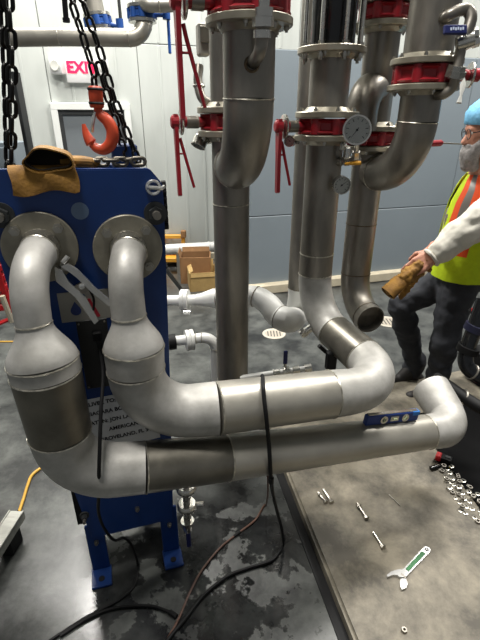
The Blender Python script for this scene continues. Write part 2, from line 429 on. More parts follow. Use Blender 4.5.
def blob(name, caps, m, parent, vox=.01, sm=2, label=None, fn=None):
    """one continuous skin over tapered capsules (p0, r0, p1, r1), remeshed to a single surface"""
    bm = bmesh.new()
    for p0, r0, p1, r1 in caps:
        p0, p1 = V(p0), V(p1); d = p1 - p0
        if d.length < 1e-5: d = V((0, 0, 1e-4)); p1 = p0 + d
        pr = []; L = d.length
        for k in range(7):
            a = PI / 2 * k / 6; pr.append((r0 * math.sin(a), -r0 * math.cos(a)))
        for k in range(7):
            a = PI / 2 * k / 6; pr.append((r1 * math.cos(a), L + r1 * math.sin(a)))
        lathe(bm, pr, at(p0, d), 16)
    if fn: fn(bm)
    bmesh.ops.recalc_face_normals(bm, faces=bm.faces)
    me = bpy.data.meshes.new('tmp'); bm.to_mesh(me); bm.free()
    t = bpy.data.objects.new('tmp', me); COL.objects.link(t)
    r = t.modifiers.new('r', 'REMESH'); r.mode = 'VOXEL'; r.voxel_size = vox
    s = t.modifiers.new('s', 'SMOOTH'); s.iterations = sm; s.factor = .5
    bpy.context.view_layer.update(); dg = bpy.context.evaluated_depsgraph_get()
    m2 = bpy.data.meshes.new_from_object(t.evaluated_get(dg)); bpy.data.objects.remove(t); bpy.data.meshes.remove(me)
    b2 = bmesh.new(); b2.from_mesh(m2); bpy.data.meshes.remove(m2)
    return part(name, b2, m, parent, label=label, sharp=180)

def crumple(o, k, amp, stretch=(1, 1, 1)):
    """soft folds: push the vertices along their normals"""
    me = o.data; nn = [v.normal.copy() for v in me.vertices]
    for v, n_ in zip(me.vertices, nn):
        q = V((v.co.x * stretch[0], v.co.y * stretch[1], v.co.z * stretch[2])) * k
        v.co += n_ * amp * (noise.noise(q) + .5 * noise.noise(q * 2.1))

# ================================================================== THE SETTING
def struct(name, bm, m, parent=None, smooth=False):
    o = part(name, bm, m, parent, smooth)
    if parent is None: o['kind'] = 'structure'
    return o
bm = bmesh.new(); box(bm, (1, 5, -.05), (22, 20, .1)); struct('floor', bm, FLOORM)
# raised pad: its left edge runs away from the view, its far edge along the building
e0 = V((0.4346, 1.0116, 0.0600)); e1 = V((0.2656, 1.8597, 0.0600)); ed = (e1 - e0).normalized()
far = V((1.1885, 2.8214, 0.0600)); ed2 = U
t_far = (far - e1).cross(ed2).z / ed.cross(ed2).z
c_far = e1 + ed * t_far
def rounded_pad():
    b = bmesh.new(); near = e0 - ed * 1.6
    poly = [(near.x, near.y), (near.x + 5, near.y + 1.2), ((c_far + U * 4.2).x, (c_far + U * 4.2).y), (c_far.x, c_far.y)]
    prism(b, poly, Matrix.Identity(4), .06)
    bmesh.ops.bevel(b, geom=[e for e in b.edges if all(v.co.z > .05 for v in e.verts)], offset=.014, segments=3, affect='EDGES')
    return b
struct('concrete_pad', rounded_pad(), PADM, smooth=True)
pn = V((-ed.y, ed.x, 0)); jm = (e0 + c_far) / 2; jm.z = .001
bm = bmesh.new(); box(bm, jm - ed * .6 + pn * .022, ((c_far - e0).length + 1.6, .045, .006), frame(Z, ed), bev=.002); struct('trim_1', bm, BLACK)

# white panelled wall at the back, panels standing proud of dark joints
WB = V((-.7, 6.1, 0))
bm = bmesh.new(); box(bm, WB + N * .09 + Z * 3.1 + U * .5, (13, .1, 6.2), frame(Z, U)); wall_back = struct('wall_back', bm, JOINT)
def panel(nm, p0, w, h, t, m, parent, rib=0, gap=.006):
    """one cladding panel; p0 its lower left front corner"""
    b = bmesh.new(); box(b, p0 + U * w / 2 + Z * h / 2 + N * t / 2, (w - gap, t, h - gap), frame(Z, U), bev=.006)
    if rib:
        for k in range(1, rib): box(b, p0 + U * (w * k / rib) + Z * h / 2 - N * .001, (.03, .006, h - .03), frame(Z, U), bev=.003)
    return part(nm, b, m, parent, smooth=False)
for k in range(10):
    for z0, z1 in ((.0, 2.65), (2.65, 6.2)):
        panel('wall_panel', WB + U * (-4.6 + k * 1.02) + Z * z0, 1.02, z1 - z0, .04, WALLM, wall_back, rib=4)
# blue-grey insulated partition standing in front of it on the right
g0 = V((0.1035, 4.7828, 0.1381)); g0.z = 0
bm = bmesh.new(); box(bm, g0 + U * 2.6 + N * .1 + Z * 1.2, (5.2, .1, 2.4), frame(Z, U)); wall_right = struct('wall_right', bm, JOINT)
for k in range(2):
    for z0, z1 in ((.1, .89), (.89, 2.46)):
        panel('wall_panel', g0 + U * (k * 2.6) + Z * z0, 2.6, z1 - z0, .05, GREYP, wall_right)
bm = bmesh.new(); box(bm, g0 + N * .72 + Z * 1.23 + U * .04, (.08, 1.3, 2.46), frame(Z, U), bev=.01); struct('wall_return', bm, GREYP)
bm = bmesh.new(); box(bm, g0 + U * 2.55 - N * .03 + Z * .06, (5.2, .1, .12), frame(Z, U), bev=.015); struct('baseboard_right', bm, CURB)
bm = bmesh.new(); box(bm, (.5, 4, 6.25), (24, 20, .1)); struct('ceiling', bm, WALLM)

# door in the back wall
dl = V((-2.1873, 5.6453, 2.0226)); dr = V((-1.3367, 5.9053, 2.0306)); du0 = (dl - WB).dot(U); du1 = (dr - WB).dot(U); dh = dl.z
dw = du1 - du0; o0 = WB + U * du0
bm = bmesh.new(); box(bm, o0 + U * dw / 2 + Z * (dh / 2) - N * .01, (dw - .1, .03, dh - .06), frame(Z, U), bev=.004); door = struct('door_1', bm, DOORG)
bm = bmesh.new()
for k in (0, 1): box(bm, o0 + U * (.035 + k * (dw - .07)) + Z * (dh / 2) - N * .03, (.075, .09, dh), frame(Z, U), bev=.006)
box(bm, o0 + U * dw / 2 + Z * (dh - .035) - N * .03, (dw, .092, .075), frame(Z, U), bev=.006); part('door_frame', bm, FRAMEW, door, smooth=False)
bm = bmesh.new()
for k in (0, 1): box(bm, o0 + U * (.095 + k * (dw - .19)) + Z * (dh / 2 - .05) - N * .02, (.045, .05, dh - .12), frame(Z, U), bev=.004)
box(bm, o0 + U * dw / 2 + Z * (dh - .1) - N * .02, (dw - .15, .05, .05), frame(Z, U), bev=.004); part('door_stop', bm, POST, door, smooth=False)
bm = bmesh.new(); hz = o0 + U * (dw - .17) + Z * 1.0 - N * .03
sweep(bm, [hz, hz - N * .05, hz - N * .055 - U * .12], .01, 8); part('door_handle', bm, CHROME, door)
# kick line of the white wall
bm = bmesh.new(); box(bm, WB + U * .5 - N * .012 + Z * .05, (12, .03, .1), frame(Z, U), bev=.004); struct('baseboard_back', bm, CURB)
# dark post on the left and the grey cabinet beside it
pt = V((-1.9217, 4.3000, 1.8458)); t = thing('steel_post', 'dark grey steel post standing behind the left pair of black chains', 'post', (pt.x, 4.3, 0))
bm = bmesh.new()
box(bm, (pt.x, 4.3, 1.12), (.032, .12, 2.2), bev=.004); part('shaft', bm, POST, t, smooth=False)
bm = bmesh.new(); box(bm, (pt.x, 4.3, .01), (.16, .2, .02)); part('base_plate', bm, POST, t, smooth=False)
cb = V((-2.2893, 4.6000, 1.6512)); t = thing('electrical_cabinet', 'blue-grey cabinet low behind the left chains by the dark post', 'cabinet', (cb.x - .25, 4.75, 0))
bm = bmesh.new(); box(bm, (cb.x - .25, 4.75, cb.z / 2), (.66, .3, cb.z), bev=.01); part('body', bm, GREYP, t, smooth=False)
bm = bmesh.new(); box(bm, (cb.x - .25, 4.592, cb.z / 2), (.58, .015, cb.z - .1), bev=.004); d = part('door', bm, GREYP, t, smooth=False)
bm = bmesh.new(); box(bm, (cb.x - .02, 4.575, cb.z - .5), (.025, .03, .12), bev=.005); part('handle', bm, BLACK, d, smooth=False)

# EXIT sign with two emergency lamp heads
ex = V((-1.8269, 5.7555, 2.3641)); ex = ex - N * .06; t = thing('exit_sign', 'white exit sign with glowing pink-red letters above the grey door', 'sign', ex)
bm = bmesh.new(); box(bm, ex + N * .02, (.31, .05, .27), frame(Z, U), bev=.012, seg=2); part('housing', bm, EXITW, t)
lettering('EXIT', at(ex - N * .007 + Z * .015 + U * .022, -N, U), .16, EXITR, t, .001, bold=.006)
bm = bmesh.new(); prism(bm, [(-.02, 0), (.022, .035), (.022, .018), (.004, 0), (.022, -.018), (.022, -.035)], at(ex - N * .007 - U * .122 + Z * .015, -N, U), .002); part('arrow', bm, EXITR, t, smooth=False)
for s in (-1, 1):
    bm = bmesh.new(); q = ex + U * (.235 * s) + Z * .03
    R_ = frame((-N * .8 + U * (.45 * s)).normalized(), Z)
    box(bm, q, (.17, .15, .09), R_, bev=.02, seg=2); h = part('lamp_head', bm, EXITW, t)
    bm = bmesh.new(); dd = (-N * .8 + U * (.45 * s)).normalized(); lathe(bm, [(0, 0), (.055, 0), (.06, .006), (.05, .012), (0, .008)], at(q + dd * .044, dd), 20); part('lens', bm, DIAL, h)
    bm = bmesh.new(); sweep(bm, [q + N * .05, q + N * .09 - U * (.1 * s)], .012, 8); part('bracket', bm, EXITW, t)

# ================================================================== PLATE HEAT EXCHANGER
PO = V((-0.4954, 1.3677, 1.4815)); PO.z = 0        # foot of the face plate's middle
def pl(u, h, off=0): return PO + U * u + Z * h - N * off
hx = thing('plate_heat_exchanger', 'upright blue plate heat exchanger with two steel nozzles and bolted feet', 'heat exchanger', PO)
def outline(bm, poly, off, t):
    prism(bm, poly, Matrix.Translation(pl(0, 0, off)) @ frame(-N, U).to_4x4(), t)
bm = bmesh.new()
outline(bm, [(-.145, .215), (.205, .215), (.238, .95), (.262, 1.6), (.262, 1.665), (.225, 1.712), (-.225, 1.722), (-.25, 1.70), (-.25, 1.5), (-.2, .7)], -.03, .03)
bmesh.ops.bevel(bm, geom=[e for e in bm.edges], offset=.004, segments=2, affect='EDGES'); part('frame_plate', bm, BLUE, hx, smooth=True)
for s0 in (-.16, .155):
    bm = bmesh.new(); box(bm, pl(s0 + .03, .15, -.012), (.075, .014, .27), frame(Z, U), bev=.003)
    box(bm, pl(s0 + .03, .008, .03), (.085, .1, .014), frame(Z, U), bev=.003); f_ = part('foot', bm, BLUE, hx, smooth=False)
    bm = bmesh.new(); lathe(bm, [(0, 0), (.013, 0), (.013, .003), (0, .003)], at(pl(s0 + .03, .0155, .045), Z), 14); part('anchor_hole', bm, BLACK, f_)
    inst('bolt', BOLTM, at(pl(s0 + .03, .19, -.004), -N), hx)
inst('bolt', BOLTM, at(pl(.056, .332, 0), -N), hx)
# plate pack, follower plate and bars behind
for k in range(26):
    bm = bmesh.new(); box(bm, pl(.005, .95, -.045 - k * .011), (.4, .006, 1.36), frame(Z, U)); part('heat_plate', bm, STEEL2 if k % 2 else BLACK, hx, smooth=False)
bm = bmesh.new(); box(bm, pl(.005, .97, -.36), (.44, .035, 1.46), frame(Z, U), bev=.004); part('follower_plate', bm, BLUE, hx, smooth=False)
bm = bmesh.new(); box(bm, pl(.02, 1.66, -.35), (.06, .66, .05), frame(Z, U), bev=.006); part('carrying_bar', bm, STEEL, hx, smooth=False)
bm = bmesh.new(); box(bm, pl(.17, 1.71, -.3), (.09, .1, .12), frame(Z, U), bev=.006); part('lifting_block', bm, BLUE, hx, smooth=False)
bm = bmesh.new(); box(bm, pl(.09, .75, -.72), (.1, .06, 1.5), frame(Z, U), bev=.005); part('support_column', bm, BLUE, hx, smooth=False)
# tie bolt ends
for (u_, h_) in ((-.215, 1.594), (.232, 1.575), (-.15, .37), (.2, .9)):
    if u_ == -.15: q = pl(-.155, .362)
    else: q = pl(u_, h_)
    sc = .5 if h_ < 1 else 1.0
    bm = bmesh.new(); lathe(bm, [(0, 0), (.037 * sc, 0), (.037 * sc, .008), (.024 * sc, .008), (0, .008)], at(q, -N), 24); w = part('washer', bm, POST, hx)
    bm = bmesh.new(); lathe(bm, [(0, .008), (.024 * sc, .008), (.024 * sc, .028), (0, .028)], at(q, -N), 6); part('nut', bm, POST, w)
    bm = bmesh.new(); lathe(bm, [(0, .026), (.013 * sc, .026), (.013 * sc, .05 if sc == 1 else .045), (0, .05 if sc == 1 else .045)], at(q, -N), 14); part('tie_bolt', bm, STEEL, w)
for k in range(7):
    bm = bmesh.new(); q = pl(.262, 1.66 - k * .022, -.02); sweep(bm, [q, q + U * .012], .013, 8); part('gasket_clip', bm, BLACK, hx)
# lifting hole with a shackle
q = pl(.232, 1.655); bm = bmesh.new(); ring(bm, q - N * .004, -N, .02, .005, 20); part('lifting_eye', bm, CHROME, hx)
bm = bmesh.new(); sweep(bm, smooth_path([q - N * .01 - U * .016, q - N * .03 - U * .01 + Z * .004, q - N * .032 + U * .02, q - N * .012 + U * .032 + Z * .003]), .006, 8); part('shackle_pin', bm, CHROME, hx)
bm = bmesh.new(); lathe(bm, [(0, 0), (.026, 0), (.026, .001), (0, .001)], at(pl(.004, 1.594), -N), 24); part('round_sticker', bm, mat('silver_blue_sticker', (96, 116, 142), .4), hx)
# maker's plate with droplet and red flash; dark name plate; shipping label
bm = bmesh.new(); box(bm, pl(-.025, 1.283, .001), (.16, .002, .105), frame(Z, U)); lp = part('maker_plate', bm, mat('silver_plate', (150, 148, 140), .4, .5), hx, smooth=False)
M = Matrix.Translation(pl(-.055, 1.272, .0022)) @ frame(-N, U).to_4x4()
bm = bmesh.new(); prism(bm, [(.017 * math.cos(a), .017 * math.sin(a) - .003) for a in [math.radians(150 + 24 * k) for k in range(11)]] + [(0, .03)], M, .0008); part('droplet_emblem', bm, mat('emblem_blue', (22, 42, 98), .5), lp, smooth=False)
bm = bmesh.new(); prism(bm, [(.026, .035), (.05, .035), (.075, -.03), (.07, -.034), (.048, -.034)], M, .0008); part('red_emblem', bm, mat('emblem_red', (150, 22, 40), .5), lp, smooth=False)
bm = bmesh.new(); box(bm, pl(-.012, 1.095, .002), (.1, .003, .27), frame(Z, U), bev=.001); npl = part('name_plate', bm, mat('dark_name_plate', (46, 46, 46), .35, .4), hx, smooth=False)
for s in (-1, 1):
    for hh in (1.22, .97): inst('rivet', BOLTM, at(pl(-.012 + .042 * s, hh, .003), -N) @ Matrix.Scale(.35, 4), npl)
Ml = Matrix.Translation(pl(.075, .80, .003)) @ frame(-N, U).to_4x4() @ Matrix.Rotation(math.radians(3), 4, 'Z')
bm = bmesh.new(); prism(bm, [(-.2, -.125), (.1, -.12), (.1, .12), (-.2, .125)], Ml, .0015); lab = part('shipping_label', bm, PAPER, hx, smooth=False)
for k, tx in enumerate(('DELIVER TO:', 'NIAGARA BOTTLING', 'ATTN: JON LANCAS', '        AMERICAN WAY', 'GROVELAND, FL 34736')):
    lettering(tx, Ml @ Matrix.Translation((-.165 + .01 * k, .1 - k * .042, .0017)), .0225, INK, lab, .0003, align='LEFT', bold=.0007)
# nozzle flanges
n1 = V((-0.6151, 1.3311, 1.4913)); n2 = V((-0.3663, 1.4072, 1.4675))
for q in (n1, n2):
    bm = bmesh.new(); lathe(bm, [(.04, .001), (.1075, .001), (.11, .003), (.11, .014), (.1075, .016), (.06, .016), (.056, .02), (.04, .02)], at(q, -N), 44, close=True); nf = part('nozzle_flange', bm, FLG, hx)
    M4 = at(q - N * .016, -N, U)
    for k in range(4):
        a = math.radians(45 + 90 * k); inst('flange_bolt', BOLTM, M4 @ Matrix.Translation((.085 * math.cos(a), .085 * math.sin(a), 0)) @ Matrix.Scale(1.5, 4), nf)
# drain valve under the big pipe
dv = thing('drain_valve', 'steel drain valve with clamp hanging below the pipes by the blue foot', 'valve', V((-0.2261, 1.3978, 0.1199)))
q0 = V((-0.2244, 1.3878, 0.4870)); q1 = V((-0.2317, 1.3960, 0.1854))
bm = bmesh.new(); sweep(bm, [q0.lerp(q1, -.3), q0, q1], .017, 16); part('stem', bm, BRIGHT, dv)
for f_ in (.15, .5):
    bm = bmesh.new(); c = q0.lerp(q1, f_); lathe(bm, [(0, -.018), (.036, -.018), (.042, -.008), (.042, .008), (.036, .018), (0, .018)], at(c, q1 - q0), 20); part('clamp', bm, BRIGHT, dv)
bm = bmesh.new(); c = q0.lerp(q1, .5); sweep(bm, [c + U * .03, c + U * .07 - N * .01], .011, 8); part('wing_nut', bm, BRIGHT, dv)
bm = bmesh.new(); lathe(bm, [(0, 0), (.03, 0), (.022, .05), (.012, .07), (0, .07)], at(q1 + Z * .06, -Z), 18); part('outlet', bm, BRIGHT, dv)
bm = bmesh.new(); box(bm, q1 - Z * .045, (.02, .012, .12), frame(Z, U), bev=.003); part('handle', bm, BLUED, dv, smooth=False)

# ================================================================== BIG PIPE RUNS AT THE FRONT
lo = thing('lower_pipe_spool', 'lower big steel pipe from the left nozzle, swelling below its elbow and running right', 'pipe', V((-0.3282, 1.1726, 0.7576)))
k1 = V((-.58, 1.135, 1.468))
w1 = V((-0.5782, 1.1191, 1.3276))
PA = V((-0.3282, 1.1726, 0.7576)); PB = V((0.8243, 1.5686, 0.5897)); PM = V((-0.0479, 1.2658, 0.7161))
end_c = V((0.9822, 1.6244, 0.5675))
spool(lo, [(n1 - N * .016, .060, 0), (n1 - N * .062, .053, 0), (k1, .0505, .12), (w1, .0485, 0), (V((-0.5686, 1.1078, 1.2183)), .099, 0), (V((-0.5666, 1.1063, 1.1789)), .099, 0), (V((-0.5625, 1.1074, 0.9642)), .094, 0), (V((-0.5674, 1.1180, 0.7826)), .091, .17), (PA, .088, 0), (PM, .085, 0), (PB, .0755, 0), (end_c, .08, .115), (V((0.9550, 1.8588, 0.6237)), .092, 0)],
      steel=STEEL2, open_ends=(False, True), names={0: 'stub_end', 4: 'reducer_skirt', 5: 'pup_piece'}, mats={0: BRIGHT, 1: PICK, 2: PICK, 4: PICK, 5: DARKST, 6: PICK, 7: PICK, 8: DARKST, 10: PICK, 11: PICK}, noweld=(2, 7, 11, 'w2', 'w7', 'w11'), fuse=(1, 2, 6, 7, 10, 11))
up = thing('upper_pipe_spool', 'upper big steel pipe from the right nozzle, bending back and up to the middle valve', 'pipe', V((-0.0815, 1.2902, 0.9192)))
k2 = V((-.345, 1.25, 1.444)); P2 = V((.385, 2.15, 0))
UA = V((-0.0815, 1.2902, 0.9192)); UB = V((0.3477, 1.4284, 0.8849)); UC = V((0.6364, 1.5217, 0.8606))
spool(up, [(n2 - N * .016, .06, 0), (n2 - N * .062, .054, 0), (k2, .0515, .11), (V((-0.3431, 1.2427, 1.2973)), .0525, 0), (V((-0.3373, 1.2383, 1.1913)), .095, 0), (V((-0.3380, 1.2366, 1.1150)), .0925, 0), (V((-0.3368, 1.2470, 0.9210)), .092, .18), (UA, .0945, 0), (UB, .0927, 0), (UC, .088, .205), (P2 + Z * .915, .084, .235), (P2 + Z * 1.24, .083, 0), (P2 + Z * 1.765, .083, 0)],
      steel=STEEL, names={0: 'stub_end', 5: 'reducer_skirt'}, mats={0: BRIGHT, 1: PICK, 2: PICK, 4: PICK, 5: PICK, 6: PICK, 7: STEEL2, 8: PICK, 9: DARKST}, weld=WELD, noweld=(2, 6, 'w2', 'w6', 'w9'), fuse=(1, 2, 5, 6, 8))
flange(up, P2 + Z * 1.787, -Z, ph=.2)

# small fittings on the upper run
for px_, nm in ((0, 'a'),):
    t = thing('pipe_tee_fitting', 'small steel plug fitting on the underside of the bend below the middle pipe', 'fitting', V((0.3477, 2.0241, 0.8658)))
    bm = bmesh.new(); a = V((0.3513, 2.0193, 0.8794)); d = (V((0.3170, 2.0177, 0.8518)) - a).normalized(); sweep(bm, [a - d * .02, a + d * .05], .02, 12); part('socket', bm, BRIGHT, t)
    bm = bmesh.new(); lathe(bm, [(0, 0), (.027, 0), (.027, .02), (0, .02)], at(a + d * .02, d), 6); part('plug', bm, BRIGHT, t)
t = thing('pipe_clamp', 'black clamp tucked under the white elbow of the upper pipe', 'clamp', V((0.4343, 1.8317, 0.8054)))
bm = bmesh.new(); box(bm, V((0.4343, 1.8317, 0.8054)), (.05, .04, .1), frame(Z, U), bev=.008); part('body', bm, BLACK, t, smooth=False)
bm = bmesh.new(); a = V((0.4105, 1.8476, 0.8402)); sweep(bm, [a, a + Z * .04 - U * .04], .01, 8); part('screw', bm, BLACK, t)

# ================================================================== RISERS, LEFT TO RIGHT
CR = V((-.04, 2.05, 0)); FR = V((.03, 1.70, 0)); P3 = V((.68, 2.47, 0)); P4 = V((.79, 2.15, 0)); BR = V((.375, 2.58, 0))
t = thing('center_riser', 'slim vertical steel pipe down the middle of the picture to the floor', 'pipe', CR)
spool(t, [(CR + Z * .012, .083, 0), (CR + Z * .56, .083, 0), (CR + Z * 1.50, .083, 0), (CR + Z * 1.79, .083, 0)], noweld=())
bm = bmesh.new(); lathe(bm, [(0, 0), (.13, 0), (.13, .012), (0, .012)], at(CR, Z), 32); part('foot_plate', bm, STEEL, t)
flange(t, CR + Z * 1.807, -Z)
butterfly('red butterfly valve on the slim middle pipe, second red lever from the top left', CR + Z * 1.84, Z, -U, (.02, -.03, -1), lever_len=.29)
t = thing('riser_top_pipe', 'steel pipe rising above the left red valve behind the wide pipe', 'pipe', CR + Z * 1.874)
spool(t, [(CR + Z * 1.89, .083, 0), (CR + Z * 2.25, .083, 0), (CR + Z * 2.8, .083, 0)]); flange(t, CR + Z * 1.873, Z)
t = thing('wide_drop_pipe', 'wide steel pipe elbowing into the slim middle pipe, nearest of the hanging pipes', 'pipe', FR + Z * 1.8)
cdir = (CR - FR).normalized()
spool(t, [(FR + Z * 2.13, .087, 0), (FR + Z * 1.67, .088, .245), (CR + Z * 1.67 - cdir * .05, .086, 0)], elbow=STEEL)
flange(t, FR + Z * 2.147, -Z, R=.142, ph=.1)
butterfly('red butterfly valve at the top edge above the wide pipe with a long lever', FR + Z * 2.182, Z, -U, (.06, -.02, -1), R=.135, t=.068, lever_len=.33)
t = thing('wide_pipe_header', 'steel header pipe above the topmost red valve', 'pipe', FR + Z * 2.22)
spool(t, [(FR + Z * 2.23, .088, 0), (FR + Z * 2.7, .088, 0)]); flange(t, FR + Z * 2.218, Z, R=.142, ph=.1)
# threaded elbow on the wide pipe
t = thing('threaded_elbow', 'threaded steel elbow and union curling into the wide pipe below its flange', 'fitting', V((0.0650, 1.5285, 2.0691)))
bm = bmesh.new(); sweep(bm, smooth_path([V((0.0669, 1.5267, 2.1133)), V((0.0655, 1.5402, 2.0707)), V((0.0576, 1.5495, 2.0308)), V((0.0355, 1.6348, 2.0129))]), .0195, 16); part('elbow', bm, STEEL, t)
bm = bmesh.new(); sweep(bm, [V((0.0721, 1.5126, 2.2272)), V((0.0672, 1.5302, 2.1091))], .0165, 16); part('nipple', bm, BRIGHT, t)
for c, r_, h_ in ((V((0.0694, 1.5279, 2.1330)), .027, .022), (V((0.0672, 1.5302, 2.1091)), .032, .024), (V((0.0650, 1.5334, 2.0798)), .026, .02)):
    bm = bmesh.new(); lathe(bm, [(0, -h_ / 2), (r_, -h_ / 2), (r_, h_ / 2), (0, h_ / 2)], at(c, V((0, -.1, 1))), 8 if r_ > .03 else 20); part('union_nut', bm, BRIGHT, t)
bm = bmesh.new(); ring(bm, V((0.0382, 1.6117, 2.0106)), V((-.1, 1, -.2)), .021, .005, 20); part('weld_seam', bm, WELDD, t)
# grey actuator block and small bypass elbow behind the top lever
a = V((-0.1556, 2.1716, 2.1541)); t = thing('actuator_block', 'grey cast block fixed beside the slim pipe under the topmost valve', 'actuator', a)
bm = bmesh.new(); box(bm, a, (.05, .06, .12), frame(Z, U), bev=.008); part('body', bm, STEEL2, t, smooth=False)
bm = bmesh.new(); box(bm, a + Z * .015 - N * .035, (.04, .012, .06), frame(Z, U), bev=.003); part('cover', bm, DARKST, t, smooth=False)
bm = bmesh.new(); sweep(bm, [a, a + U * .06], .018, 10); part('arm', bm, STEEL, t)
a = V((-0.1755, 2.1655, 1.9477)); t = thing('bypass_elbow', 'small steel elbow hugging the slim pipe above the second red valve', 'fitting', a)
bm = bmesh.new(); sweep(bm, smooth_path([V((-0.1789, 2.2068, 2.0624)), V((-0.1833, 2.1778, 1.9988)), V((-0.1658, 2.1489, 1.9353)), V((-0.1241, 2.1714, 1.9124))]), .02, 14); part('elbow', bm, STEEL, t)
bm = bmesh.new(); ring(bm, V((-0.1789, 2.1706, 1.9829)), V((0, .1, 1)), .021, .007, 18); part('union_nut', bm, BRIGHT, t)
gauge('round steel dial thermometer tilted below the second red valve', V((-0.1770, 2.0441, 1.7537)), V((-.35, -.35, -.8)), .032, [V((-0.1641, 2.0495, 1.7654)), V((-0.1228, 2.0855, 1.7721))])

# middle pipe: valve, upper length, black sight section
butterfly('red butterfly valve on the middle pipe beside the large gauge', P2 + Z * 1.822, Z, -U, (.0, -.02, -1), stem_len=.225, lever_len=.275)
t = thing('middle_pipe_length', 'short steel pipe length between two flanges above the large gauge', 'pipe', P2 + Z * 1.86)
spool(t, [(P2 + Z * 1.87, .086, 0), (P2 + Z * 2.10, .086, 0)]); flange(t, P2 + Z * 1.857, Z, ph=.2); flange(t, P2 + Z * 2.122, -Z, R=.143)
t = thing('tie_rod_check_valve', 'black cylinder held by long steel tie rods at the top of the middle pipe', 'valve', P2 + Z * 2.124)
bm = bmesh.new(); lathe(bm, [(.06, .0), (.088, .0), (.092, .012), (.092, .5), (.06, .5)], at(P2 + Z * 2.126, Z), 36); part('body', bm, BLACKG, t)
bm = bmesh.new(); lathe(bm, [(.06, 0), (.143, 0), (.143, .024), (.06, .024)], at(P2 + Z * 2.626, Z), 40, close=True); part('top_flange', bm, FLG, t)
for k in range(8):
    a = .25 + k * PI / 4; q = P2 + V((.122 * math.cos(a), .122 * math.sin(a), 2.08))
    bm = bmesh.new(); sweep(bm, [q, q + Z * .6], .0085, 10); r_ = part('tie_rod', bm, BRIGHT, t)
    for hz_ in (.012, .055): inst('rod_nut', BOLTM, at(q + Z * hz_, -Z) @ Matrix.Scale(1.2, 4), r_)
gauge('large white-faced dial gauge in front of the middle red valve', V((0.4786, 1.9603, 1.8108)), V((-.2, -1, .02)), .056, [V((0.4893, 1.9865, 1.7719)), V((0.5009, 2.0190, 1.6986))], needle=2.5)
# gauge cock with yellow handle
t = thing('gauge_cock', 'small steel gauge valve with a yellow lever beside the middle pipe', 'valve', V((0.4606, 2.0473, 1.6883)))
a0 = V((0.4136, 2.1177, 1.6741)); a1 = V((0.5182, 2.0154, 1.6908))
bm = bmesh.new(); sweep(bm, [a0, a1], .013, 12); part('nipple', bm, BRIGHT, t)
for f_ in (.3, .55, .8):
    bm = bmesh.new(); lathe(bm, [(0, -.012), (.021, -.012), (.021, .012), (0, .012)], at(a0.lerp(a1, f_), a1 - a0), 6); part('union_nut', bm, BRIGHT, t)
bm = bmesh.new(); box(bm, V((0.4645, 2.0387, 1.7176)), (.03, .03, .05), bev=.006); part('valve_body', bm, BRIGHT, t, smooth=False)
bm = bmesh.new(); q = V((0.4888, 1.9783, 1.6817)); sweep(bm, [V((0.4510, 1.9977, 1.6760)), q, V((0.5115, 1.9678, 1.6826))], [.005, .009, .008], 8); part('lever', bm, YTAG, t)
bm = bmesh.new(); sweep(bm, [V((0.4430, 2.0655, 1.7282)), V((0.4495, 2.0710, 1.7646))], .008, 8); part('tape_tail', bm, WTAPE, t)
gauge('small round gauge below the yellow-handled valve on the middle pipe', V((0.4498, 2.0225, 1.5858)), V((.1, -1, -.1)), .038, [V((0.4365, 2.0555, 1.5858)), V((0.3933, 2.1463, 1.5922))], needle=-.9)
gauge('small round gauge hanging behind the middle red lever', V((0.2273, 2.1573, 1.7610)), V((-.5, -1, 0)), .024, [V((0.2433, 2.1789, 1.7601)), V((0.2768, 2.2672, 1.7609))], needle=1.0)
# pipe behind the middle pipe with its white swing elbow
t = thing('rear_white_pipe', 'white pipe from the plate unit dipping into a dull riser behind the middle pipe', 'pipe', V((0.2898, 2.3012, 0.7503)))
bm = bmesh.new(); sweep(bm, [V((-0.2619, 2.4892, 0.8495)), V((-0.2371, 2.4846, 0.8513)), V((-0.1635, 2.4790, 0.8633)), V((-0.1390, 2.4744, 0.8652))], [.037, .04, .059, .062], 24); part('reducer', bm, WHITEP, t)
rp = smooth_path([V((-0.1390, 2.4744, 0.8652)), V((0.0000, 2.4620, 0.8862)), V((0.0953, 2.4421, 0.8908)), V((0.1642, 2.3866, 0.8655)), V((0.2144, 2.3324, 0.8189)), V((0.2771, 2.3113, 0.7967)), BR + Z * .70 - U * .02, BR + Z * .80, BR + Z * .9], 6)
nr = len(rp); bm = bmesh.new(); sweep(bm, rp[:13], [.062] * 13, 24); part('pipe', bm, WHITEP, t)
bm = bmesh.new(); sweep(bm, rp[12:], [.062 + .013 * min(1, i / 18) for i in range(nr - 12)], 24); part('swing_elbow', bm, WHITEP, t)
for c, d, r_ in ((rp[12], rp[13] - rp[12], .063), (rp[26], rp[27] - rp[26], .072), (rp[-1], Z, .0755)):
    bm = bmesh.new(); ring(bm, c, d, r_, .0025); part('weld_seam', bm, WELDD, t)
bm = bmesh.new(); sweep(bm, [BR + Z * .9, BR + Z * 2.8], .0755, 24); part('riser_pipe', bm, STEEL, t)
q = V((-0.3362, 2.4985, 0.8457)); ax = V((-0.2619, 2.4892, 0.8495)) - q
bm = bmesh.new(); sweep(bm, [V((-0.4945, 2.5238, 0.8289)), V((-0.2619, 2.4892, 0.8495))], .033, 18); part('pipe', bm, WHITEP, t)
bm = bmesh.new(); lathe(bm, [(.03, -.022), (.066, -.022), (.066, -.004), (.06, 0), (.066, .004), (.066, .022), (.03, .022)], at(q, ax), 28, close=True); part('flange', bm, WHITEP, t)
bm = bmesh.new(); box(bm, V((-0.3204, 2.4406, 0.7909)), (.05, .03, .025), bev=.004); part('clamp_bolt', bm, CHROME, t, smooth=False)
t = thing('rear_drop_pipe', 'thin white pipe with a clamp elbowing down behind the slim middle pipe', 'pipe', V((-0.2841, 2.2278, 0.7099)))
